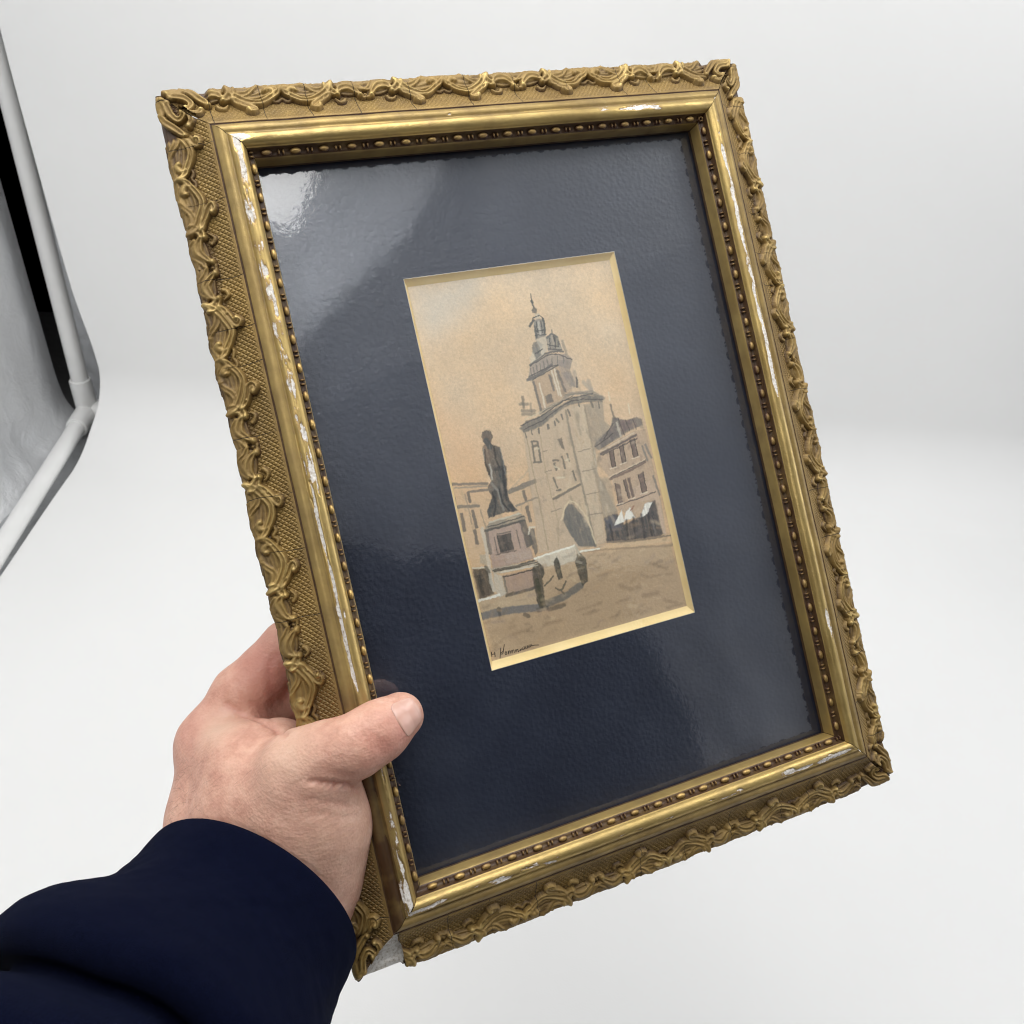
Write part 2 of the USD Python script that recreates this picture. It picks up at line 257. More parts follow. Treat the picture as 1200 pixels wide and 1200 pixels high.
# scrollwork strokes of half a repeat, (along, inward) in millimetres from its middle; width at both ends, height, ridged
STROKES = [
    ([(0, 1.6), (1.4, 3.2), (3.2, 4.2), (6, 6.2), (8.4, 7.2), (11, 6.6), (14.2, 4.6), (17, 2.6), (18.8, .8)], 1.15, 1.5, 2.3, 1),
    ([(3.0, 4.0), (2.6, 2.4), (4.2, 1.6), (5.6, 2.3)], .9, 1.0, 1.9, 0),
    ([(7.6, .0), (9.6, 1.0), (12.2, 2.6), (15, 2.6), (18.2, .6)], .7, 1.3, 1.8, 1),
    ([(17.6, 4.2), (15.6, 6.0), (13.0, 8.0), (11.0, 9.3), (10.4, 10.6), (11.6, 11.3), (12.9, 10.6)], 1.5, 1.1, 2.2, 1),
    ([(18.6, 2.2), (17.2, 5.0), (15.0, 7.0)], 1.2, .8, 2.0, 1),
    ([(16.2, 1.6), (18.6, 3.6), (20.4, 4.8)], 1.3, 1.6, 2.3, 1),
    ([(19.4, 6.9), (20.8, 8.4), (22.4, 8.1), (22.9, 6.8)], .55, .9, 1.1, 0),
    ([(20.6, 3.6), (22.6, 2.3), (25.2, 2.3), (27.4, 3.6), (29.0, 5.6)], 1.3, 1.15, 2.1, 1),
    ([(20.8, 1.8), (23.6, .3), (26.6, .6), (28.8, 2.4), (31.0, 3.4)], .9, 1.0, 1.6, 1),
    ([(29.2, 5.4), (29.6, 6.6), (31, 6.9)], .9, .7, 1.3, 0),
    ([(-.2, .6), (2.2, .2), (4.8, -.6), (7.6, .2)], 1.1, .9, 1.7, 1),
    ([(0, 5.2), (1.7, 6.3), (3.4, 5.9)], .7, .5, .8, 0),
    ([(9.0, 4.6), (11.6, 4.2), (13.6, 3.2)], .8, .5, 1.2, 0), ([(4, -.9), (9, -.9), (12, -.4)], .9, .8, 1.2, 1), ([(24, -.9), (27, -.2), (31, .4)], .8, .8, 1.1, 0),
    ([(21.5, .6), (24, 1.4), (26.2, 1.6)], .6, .5, 1.0, 0),
    ([(2.5, 2.4), (6.5, 4.2), (10.5, 4.6), (14, 3.0)], 2.2, 1.8, 1.25, 2), ([(21.5, 3.2), (25, 3.6), (29, 4.4)], 1.7, 1.5, 1.1, 2), ([(-1, .6), (5, .4), (10, .8), (16, .4)], 1.8, 1.7, 1.15, 2), ([(18, .6), (24, .2), (29, 1.2), (32, 1.6)], 1.7, 1.7, 1.1, 2),
    ([(14.4, 5.2), (12.2, 6.6), (10.6, 8.0)], 1.3, .9, 1.5, 2)]
EYES = [(28.9, 6.0, 1.45, 2.3), (12.7, 10.4, 1.35, 2.5), (5.2, 2.1, 1.15, 2.2), (20.5, 5.0, 1.35, 2.6), (23.0, 7.2, .85, 1.3), (0, 1.5, .9, 1.5), (18.6, .2, 1.0, 1.5), (31, 5.4, .9, 1.2)]
CORNER = [([(3.0, 1.2), (5.0, 2.4), (8.6, 3.0), (10.6, 5.2), (9.4, 7.4), (7.6, 7.4)], 1.1, 1.2, 2.2, 1), ([(6.0, 6.4), (8.0, 9.0), (11.6, 10.2), (13.4, 8.4)], .9, 1.2, 2.0, 1), ([(7.6, .4), (11.0, 1.2), (14.4, 4.4), (16.0, 6.6)], 1.0, 1.3, 2.0, 1), ([(2.6, .4), (5.5, .2), (8.0, .8)], 1.2, 1.0, 1.7, 0)]
CEYES = [(8.3, 7.0, 1.4, 2.3), (13.2, 8.8, 1.3, 2.4), (4.2, 2.6, 1.3, 2.0), (15.9, 6.4, 1.4, 2.2)]
def relief(S, V, strokes, eyes, jitter):
    best = np.full(S.shape, -9.0)
    for pts, r0, r1, hh, ridged in strokes:
        P = catmull(np.array(pts, float) + jitter.normal(0, .12, (len(pts), 2)), 7); n = len(P)
        lo, hi = P.min(0) - 3, P.max(0) + 3
        k = np.nonzero((S > lo[0]) & (S < hi[0]) & (V > lo[1]) & (V < hi[1]))
        if not len(k[0]): continue
        q = np.c_[S[k], V[k]]; d = np.full(len(q), 9.0); tt = np.zeros(len(q))
        for i in range(n - 1):
            ab = P[i + 1] - P[i]; L = ab @ ab + 1e-9; t = np.clip((q - P[i]) @ ab / L, 0, 1); dd = np.linalg.norm(q - P[i] - t[:, None] * ab, axis=1)
            m = dd < d; d[m] = dd[m]; tt[m] = (i + t[m]) / (n - 1)
        r = 1.04 * (r0 + (r1 - r0) * tt) * (.74 + .42 * np.sin(np.pi * np.clip(tt, 0, 1)) ** .8); x = d / r
        h = 1.04 * hh * np.sqrt(np.clip(1 - x * x, 0, 1)) ** .75
        if ridged == 2: h = h * (.80 + .20 * np.cos(x * 9.0))
        if ridged == 1: h = h - hh * .42 * np.exp(-(x / .36) ** 2) * smooth01(tt * 6) * smooth01((1 - tt) * 5)
        h = np.where(x < 1, h, -(x - 1) * r * 2.2)
        best[k] = np.maximum(best[k], h)
    for a, b, r, hh in eyes:
        x = np.hypot(S - a, V - b) / r
        best = np.maximum(best, np.where(x < 1, hh * np.sqrt(np.clip(1 - x * x, 0, 1)), -(x - 1) * r * 2.2))
    return best
def profile_at(a):
    return [np.interp(a, PARC, c) for c in (PRs[:, 0], PRs[:, 1], PN[:, 0], PN[:, 1])]
def scroll_mesh(side, s_lo, s_hi, fn, seed):
    L = SIDES[side][0]
    s = np.arange(s_lo, s_hi + .15, .3); vv = np.arange(-4.2, 13.2, .3)
    S, V = np.meshgrid(s, vv, indexing='ij')
    jit = np.random.default_rng(seed)
    Sw = S + .5 * (meshkit.noise(np.stack([S * .25, V * .25, S * 0 + seed], -1), 3) - .5); Vw = V + .5 * (meshkit.noise(np.stack([S * .25, V * .25, S * 0 + seed], -1), 5) - .5)
    D = fn(Sw, Vw, jit)
    D = D + .22 * (meshkit.fbm(np.stack([S * .9, V * .9, S * 0 + seed], -1), 2, 11) - .5) * (D > .1)
    u, h, nu, nh = profile_at(A_EDGE - V)
    fade = smooth01((V + 4.4) / 2.2)
    D = np.where(D > -.3, D * np.where(D > 0, fade, 1), -.35)
    U, Hh = u + nu * D, h + nh * D
    keep = (D > -.3) & (np.abs(S) < L + u - .12)
    f = grid_faces(len(s), len(vv), FLIP[side] ^ (side in ('left', 'bottom')) ^ True)
    f = f[keep.ravel()[f].any(1) & (np.abs(S) < L + u).ravel()[f].all(1)]
    if not len(f): return None
    used = np.unique(f); remap = np.full(S.size, -1); remap[used] = np.arange(len(used))
    V3 = place(side, S, U, Hh).reshape(-1, 3)[used]
    f = remap[f]
    n = np.cross(V3[f[:, 1]] - V3[f[:, 0]], V3[f[:, 2]] - V3[f[:, 0]])
    if n[:, 2].sum() < 0: f = f[:, ::-1]
    d = D.ravel()[used]; uv = np.c_[S.ravel()[used], (A_EDGE - V).ravel()[used]]
    rub = meshkit.fbm(V3 * 130, 3, 17); low = smooth01((1.5 - d) / 1.5); sidew = smooth01((.2 - V.ravel()[used]) / 2.0)
    wear = np.c_[np.zeros(len(d)), np.clip(.14 + .95 * low * smooth01((rub - .25) * 3) + .45 * sidew + (.12 if side in ('bottom', 'left') else 0) * smooth01((rub - .4) * 4), 0, 1), np.clip(.10 + .75 * smooth01((d - 1.5) / .9) * smooth01((rub - .38) * 5), 0, 1)]
    zone = np.c_[np.zeros(len(d)), np.full(len(d), .9), np.zeros(len(d))]
    return V3, f, uv, wear, zone

def roll_chips(side, s, u):                                               # where the gilding of the raised roll is rubbed down to the white gesso
    on = smooth01((u - 4.4) / .5) * smooth01((8.5 - u) / .5)
    e = np.abs(s)
    if side == 'left':
        k = np.interp(s, [-158, -135, -122, -110, -95, -70, -50, -20, 0, 30, 60, 85, 110, 122, 130], [.8, .75, .66, .52, .50, .44, .34, .36, .44, .58, .56, .50, .48, .62, .72])
        strip = .82 * bump01(u, 7.3 + .25 * np.sin(s * .11), .85) * np.interp(s, [-62, -56, -30, 0, 14, 20], [0, 1, 1, .95, .8, 0])
        strip2 = .58 * bump01(u, 5.6, 1.1) * np.interp(s, [14, 24, 100, 118], [0, 1, 1, .2])
        return on * np.maximum(np.maximum(k * (.6 + .4 * bump01(u, 5.6, 1.6)), strip), strip2)
    if side == 'right':
        k = np.interp(s, [-140, -122, -100, -88, -84, -76, -66, -30, -10, 5, 20, 100, 118, 126, 135], [.3, .3, .2, .55, .75, .6, .25, .2, .2, .25, .35, .35, .3, .4, .4])
        strip = .80 * bump01(u, 6.1 + .2 * np.sin(s * .2), 1.5) * np.interp(s, [8, 14, 60, 110, 121, 124], [0, .85, 1, 1, .9, 0]) + .6 * bump01(u, 6.2, .7) * np.interp(s, [-90, -86, -76, -70], [0, 1, 1, 0])
        return on * np.maximum(k * bump01(u, 6.4, 1.5), strip * (.55 + .75 * meshkit.noise(np.stack([s * .22, u * .5, 0 * s], -1), 44)))
    if side == 'top':
        k = np.interp(s, [-120, -92, -86, -60, 0, 40, 50, 56, 62, 66, 72, 90, 110], [.5, .62, .34, .30, .28, .26, .36, .62, .62, .56, .34, .2, .2])
        return on * k * (.5 + .6 * bump01(u, 6.5, 1.4)) + .6 * bump01(u, 9.6, .7) * bump01(s, -17, 1.1)
    k = np.interp(s, [-120, -88, -70, -30, 0, 40, 56, 60, 64, 78, 84, 92, 110], [.66, .5, .40, .40, .42, .38, .44, .62, .44, .52, .66, .5, .4])
    return on * k * (.6 + .5 * bump01(u, 6.4, 1.4))

def rail_mesh(side):
    L = SIDES[side][0]; s = np.arange(-L - 28.2, L + 28.2, .42)
    a = PARC; S, A = np.meshgrid(s, a, indexing='ij')
    gap = .10 + .10 * (meshkit.noise(np.stack([a * .3, a * 0, a * 0], -1), 9))
    lim = np.broadcast_to(L + PRs[:, 0] - gap, S.shape)
    Sc = np.clip(S, -lim, lim)
    U, Hh = np.broadcast_to(PRs[:, 0], S.shape).copy(), np.broadcast_to(PRs[:, 1], S.shape).copy()
    nz = meshkit.fbm(np.stack([Sc * .08, A * .25, Sc * 0 + len(side)], -1), 3, 31) - .5
    amp = np.where(PRs[:, 0] > 4.2, .30, .12); d = nz * amp
    chip = roll_chips(side, Sc, U)
    grain = meshkit.fbm(np.stack([Sc * .16, A * .9, Sc * 0 + 3 * len(side)], -1), 4, 41)
    chip = np.where(chip > .02, chip + .75 * (grain - .5), 0)
    d = d - .34 * smooth01((chip - .5) * 10)
    edge = (np.abs(PRs[:, 0] - 27.3) < 1.0) & (PRs[:, 1] < 1.5)
    d = d + edge * .9 * (meshkit.noise(np.stack([Sc * .14, Sc * 0, Sc * 0 + len(side)], -1), 77) - .55)
    raw = np.zeros(S.shape)
    if side == 'bottom':                                                  # the corner where the ornament has broken away
        raw = smooth01(-(Sc + L + 11.0 + .8 * np.sin(U * .5)) / .8 + .5) * (U > 13.1)
        d = d - raw * (.9 + .5 * grain)
    U = U + PN[:, 0] * d; Hh = Hh + PN[:, 1] * d
    v = place(side, Sc, U, Hh).reshape(-1, 3)
    f = grid_faces(len(s), len(a)); f = drop_thin(v, f); used = np.unique(f); remap = np.full(len(v), -1); remap[used] = np.arange(len(used)); v = v[used]; f = remap[f]
    n = np.cross(v[f[:, 1]] - v[f[:, 0]], v[f[:, 2]] - v[f[:, 0]])
    if n[:, 2].sum() < 0: f = f[:, ::-1]
    u0, h0 = PRs[:, 0], PRs[:, 1]
    blot = meshkit.fbm(np.stack([Sc * .05, A * .2, Sc * 0], -1), 4, 51)
    inner = h0 < .8 * (u0 < 1)
    dirt = np.select([inner, h0 < np.where(u0 < 1.0, 6.1, -99), u0 < 3.15, u0 < 8.6, u0 < 12.5, u0 < 13.05, h0 < -.6], [1.3, .28, 1.0, .14, .26, 1.3, .92], .14)
    if side == 'top': dirt = dirt + .25 * (u0 < .9) * (h0 > 0)
    if side in ('bottom', 'right'): dirt = dirt + .10 * ((u0 > 8.4) & (u0 < 13.2))
    dirt = dirt + .45 * (blot - .5) + .35 * bump01(u0, 8.5, .35) * (blot > .4)
    if side == 'left': dirt = dirt + .22 * smooth01((-Sc - 20) / 60) * (u0 > 3)
    if side == 'bottom': dirt = dirt + .12 * (u0 > 8.4)
    if side == 'left': dirt = dirt + .5 * ((u0 > 7.6) & (u0 < 12.6)) * np.interp(Sc, [-130, -118, -60, -52], [.9, .9, .6, 0])
    lowz = (u0 > 20) & (h0 > -1)
    dirt = dirt + (.24 + .58 * smooth01((u0 - 21.0) / 2.5)) * lowz * smooth01((blot - .25) * 3)
    burn = np.select([inner, (u0 < .9) & (h0 > 0), (u0 < 3.15) & (h0 > 0), u0 < 8.5, u0 < 12.5], [0, .8, .25, .85, .6], .06)
    burn = np.clip(burn + .3 * (blot - .5), 0, 1)
    chip = np.where(raw > .3, 1.0, chip)
    zone = np.zeros(S.shape + (3,)); zone[..., 0] = smooth01((u0 - 13.6) / .8) * smooth01((25 - u0) / 2) * (1 - raw); zone[..., 1] = (u0 > 13.1) * 1.0 * (1 - raw)
    wear = np.stack([chip, np.clip(dirt, 0, 1) * (1 - raw), burn], -1)
    return v, f, np.c_[Sc.ravel(), A.ravel()][used], wear.reshape(-1, 3)[used], zone.reshape(-1, 3)[used]

back_m = material('dark_wood', {'g': ('texture_coordinate', {}), 'n': ('noise_texture', {'scale': 60.0}), 'r': ('rgb_ramp', {'ramp': [(.3, (.06, .035, .02)), (.7, (.12, .07, .04))]}), 'p': ('principled_bsdf', {'roughness': .7})}, [('g.object', 'n.vector'), ('n.fac', 'r.fac'), ('r.color', 'p.base_color')])
half_unit = lambda S, V, j: relief(np.abs(S), V, STROKES, EYES, j)
bead0 = trimesh.creation.uv_sphere(1.0, count=[9, 14])
for si, (side, (L, period, off)) in enumerate(SIDES.items()):
    v, f, uv, wear, zone = rail_mesh(side)
    rail = obj('rail', (v, f), gilt_m, fp, smooth=True, uv=uv, colors={'wear': wear, 'zone': zone})
    k0 = int(np.floor((-L - 28 - off) / period + .5)); k1 = int(np.ceil((L + 28 - off) / period - .5))
    for k in range(k0, k1 + 1):
        c = off + k * period; lo, hi = max(c - period / 2, -L - 28), min(c + period / 2, L + 28)
        if side == 'bottom': lo = max(lo, -L - 10.8)
        if hi - lo < 2: continue
        g = scroll_mesh(side, lo, hi, lambda S, V, j: half_unit((S - c) * 62 / period, V, j) - 3.2 * smooth01((np.abs(S) - (L + 9.5)) / 5), 100 * si + k + 50)
        if g is None: continue
        obj('scroll_ornament', g[:2], gilt_m, rail, smooth=True, uv=g[2], colors={'wear': g[3], 'zone': g[4]})
    for sg in (-1, 1):                                                    # leaf at the mitre
        if side == 'bottom' and sg < 0: continue
        lo, hi = sorted((sg * (L + 27.9), sg * (L + 8)))
        g = scroll_mesh(side, lo, hi, lambda S, V, j: relief(L + 27.6 - sg * S, V, CORNER, CEYES, j) - 3.2 * smooth01((L + 11.5 - sg * S) / 3.5), 300 + 10 * si + sg)
        if g is not None: obj('corner_leaf', g[:2], gilt_m, rail, smooth=True, uv=g[2], colors={'wear': g[3], 'zone': g[4]})
    n = int((2 * L + 3) / 9.6); pitch = (2 * L + 3) / n; reels = []
    for i in range(n):
        s = -L - 1.5 + pitch * (i + .5); sc = rng.uniform(.92, 1.06)
        bv = np.array(bead0.vertices) * (1.9 * sc, 1.08 * sc, 1.2 * sc) + (s, 1.75, 7.35)
        v3 = place(side, bv[:, 0], bv[:, 1], bv[:, 2]); bf = np.array(bead0.faces)
        if trimesh.Trimesh(v3, bf, process=False).volume < 0: bf = bf[:, ::-1]
        topw = np.clip((bv[:, 2] - 7.3) / 1.1, 0, 1); d0 = rng.uniform(-.1, .2)
        wr = np.c_[np.zeros(len(bv)), np.clip(1.0 - .95 * topw + d0 + (.22 if side in ('top', 'right') else 0), 0, 1), np.clip(.3 + .5 * topw, 0, 1)]
        obj('bead', (v3, bf), bead_m, rail, smooth=True, uv=np.c_[bv[:, 0], bv[:, 1]], colors={'wear': wr, 'zone': np.zeros((len(bv), 3))})
        for o in (-.75, .75):
            m = trimesh.creation.torus(.62, .36, major_sections=12, minor_sections=6); mv = np.array(m.vertices)[:, [2, 0, 1]] + (s + pitch / 2 + o, 1.75, 7.1)
            v3 = place(side, mv[:, 0], mv[:, 1], mv[:, 2]); t3 = trimesh.Trimesh(v3, m.faces, process=False)
            if t3.volume < 0: t3.invert()
            reels.append(t3)
    rm = trimesh.util.concatenate(reels); hz = rm.vertices[:, 2] * 1000
    wr = np.c_[np.zeros(len(hz)), np.clip(1.0 - .75 * np.clip((hz - 7.5) / .7, 0, 1), 0, 1), np.full(len(hz), .35)]
    obj('reels', rm, bead_m, rail, smooth=True, uv=np.zeros((len(hz), 2)), colors={'wear': wr, 'zone': np.zeros((len(hz), 3))}, kind='stuff')

# backing board
bb = trimesh.creation.box([2 * (W2 + .024), 2 * (H2 + .024), .003]); bb.apply_translation([0, 0, -.0128])
obj('backing_board', bb, back_m, fp)

# mat with a window cut into it, gilt bevel, thin worn edge
MX0, MX1, MY0, MY1, MZ = -.0440, .0436, -.0652, .0830, -.0030
leather_m = material('navy_mat_board', {
    'g': ('texture_coordinate', {}), 'n': ('noise_texture', {'scale': 18.0, 'detail': 6, 'roughness': .62}), 'r': ('rgb_ramp', {'ramp': [(.25, (.0165, .0200, .0360)), (.5, (.0250, .0300, .0500)), (.75, (.0390, .0450, .0680))]}),
    'n2': ('voronoi_texture', {'feature': 'smooth_f1', 'smoothness': .6, 'scale': 620.0}), 'n3': ('noise_texture', {'scale': 2200.0, 'detail': 2}), 'b': ('bump', {'strength': .20, 'distance': .0006, 'invert': True}), 'b2': ('bump', {'strength': .3, 'distance': .0002}),
    'p': ('principled_bsdf', {'roughness': .34, 'specular_ior_level': .6})},
    [('g.object', 'n.vector'), ('g.object', 'n2.vector'), ('g.object', 'n3.vector'), ('n.fac', 'r.fac'), ('r.color', 'p.base_color'), ('n2.distance', 'b.height'), ('n3.fac', 'b2.height'), ('b.normal', 'b2.normal'), ('b2.normal', 'p.normal')])
ox, oy = W2 + .004, H2 + .004
def sheet(x0, x1, y0, y1, z, step):
    nx, ny = max(2, int((x1 - x0) / step)), max(2, int((y1 - y0) / step))
    X, Y = np.meshgrid(np.linspace(x0, x1, nx), np.linspace(y0, y1, ny), indexing='ij')
    return np.stack([X, Y, np.full(X.shape, z)], -1).reshape(-1, 3), grid_faces(nx, ny)
outer, hole = [(-ox, -oy), (ox, -oy), (ox, oy), (-ox, oy)], [(MX0, MY0), (MX1, MY0), (MX1, MY1), (MX0, MY1)]
mv = np.array([(*p, MZ) for p in outer] + [(*p, MZ) for p in hole]); mf = []
for i in range(4):
    j = (i + 1) % 4; mf += [(i, j, 4 + j), (i, 4 + j, 4 + i)]
mat_o = obj('mat', (mv, np.array(mf)), leather_m, fp)
bevel_m = material('gilt_bevel', {'g': ('texture_coordinate', {}), 'n': ('noise_texture', {'scale': 700.0, 'detail': 3}), 'n2': ('noise_texture', {'scale': 60.0, 'detail': 3}), 'r': ('rgb_ramp', {'ramp': [(.3, (.76, .56, .24)), (.7, (.86, .67, .35))]}), 'b': ('bump', {'strength': .3, 'distance': .0002}),
    'p': ('principled_bsdf', {'roughness': .5, 'metallic': .15})}, [('g.object', 'n.vector'), ('g.object', 'n2.vector'), ('n2.fac', 'r.fac'), ('r.color', 'p.base_color'), ('n.fac', 'b.height'), ('b.normal', 'p.normal')])
core_m = material('worn_board_edge', {'p': ('principled_bsdf', {'base_color': (.70, .62, .50), 'roughness': .8})})
BD, BW = .0018, .0018                                                     # depth and width of the bevel
BL_ = .0012; BB_ = .0030; BT_ = .0025
inn = [(MX0 + BL_, MY0 + BB_), (MX1 - BW, MY0 + BB_), (MX1 - BW, MY1 - BT_), (MX0 + BL_, MY1 - BT_)]
for i in range(4):
    j = (i + 1) % 4
    n = 60; t = np.linspace(0, 1, n)[:, None]
    A_ = np.array(hole[i]) * (1 - t) + np.array(hole[j]) * t; B_ = np.array(inn[i]) * (1 - t) + np.array(inn[j]) * t
    q = np.linspace(0, 1, 6)[None, :, None]
    P = A_[:, None] * (1 - q) + B_[:, None] * q; z = MZ - .00005 - BD * (q[..., 0] + .12 * np.sin(np.pi * q[..., 0])) + np.zeros((n, 1))
    obj('bevel', (np.concatenate([P, z[..., None]], -1).reshape(-1, 3), grid_faces(n, 6, True)), bevel_m, mat_o, smooth=True)
    w = .00016; d2 = np.array([(-w, -w), (w, -w), (w, w), (-w, w)])
    P = np.array([[*hole[i], MZ + .0001], [*hole[j], MZ + .0001], [hole[j][0] + d2[j][0], hole[j][1] + d2[j][1], MZ + .00004], [hole[i][0] + d2[i][0], hole[i][1] + d2[i][1], MZ + .00004]])
    obj('cut_edge', (P, np.array([[0, 2, 1], [0, 3, 2]])), core_m, mat_o)

# glass
glass_m = material('picture_glass', {
    'g': ('texture_coordinate', {}), 'n': ('noise_texture', {'scale': 26.0, 'detail': 2}), 'n2': ('noise_texture', {'scale': 430.0, 'detail': 2}), 'b': ('bump', {'strength': .012, 'distance': .003}), 'b2': ('bump', {'strength': .034, 'distance': .0006}),
    'lw': ('layer_weight', {'blend': .5}), 'pw': ('math', {'math_type': 'power', 'value2': 5.0}), 'fr': ('math', {'math_type': 'multiply_add', 'value2': .92, 'value3': .076, 'use_clamp': True}), 't': ('transparent_bsdf', {'color': (.97, .985, .98)}), 'gl': ('glossy_bsdf', {'color': (1, 1, 1), 'roughness': .07}), 'p': ('mix_closure', {})},
    [('g.object', 'n.vector'), ('g.object', 'n2.vector'), ('n.fac', 'b.height'), ('n2.fac', 'b2.height'), ('b.normal', 'b2.normal'), ('b2.normal', 'gl.normal'), ('lw.facing', 'pw.value1'), ('pw.value', 'fr.value1'), ('fr.value', 'p.fac'), ('t.BSDF', 'p.closure1'), ('gl.BSDF', 'p.closure2')], surface='p.closure')
v, f = sheet(-W2 - .0001, W2 + .0001, -H2 - .0001, H2 + .0001, -.0010, .02)
n_ = np.cross(v[f[0, 1]] - v[f[0, 0]], v[f[0, 2]] - v[f[0, 0]])
obj('glass', (v, f if n_[2] > 0 else f[:, ::-1]), glass_m, fp)

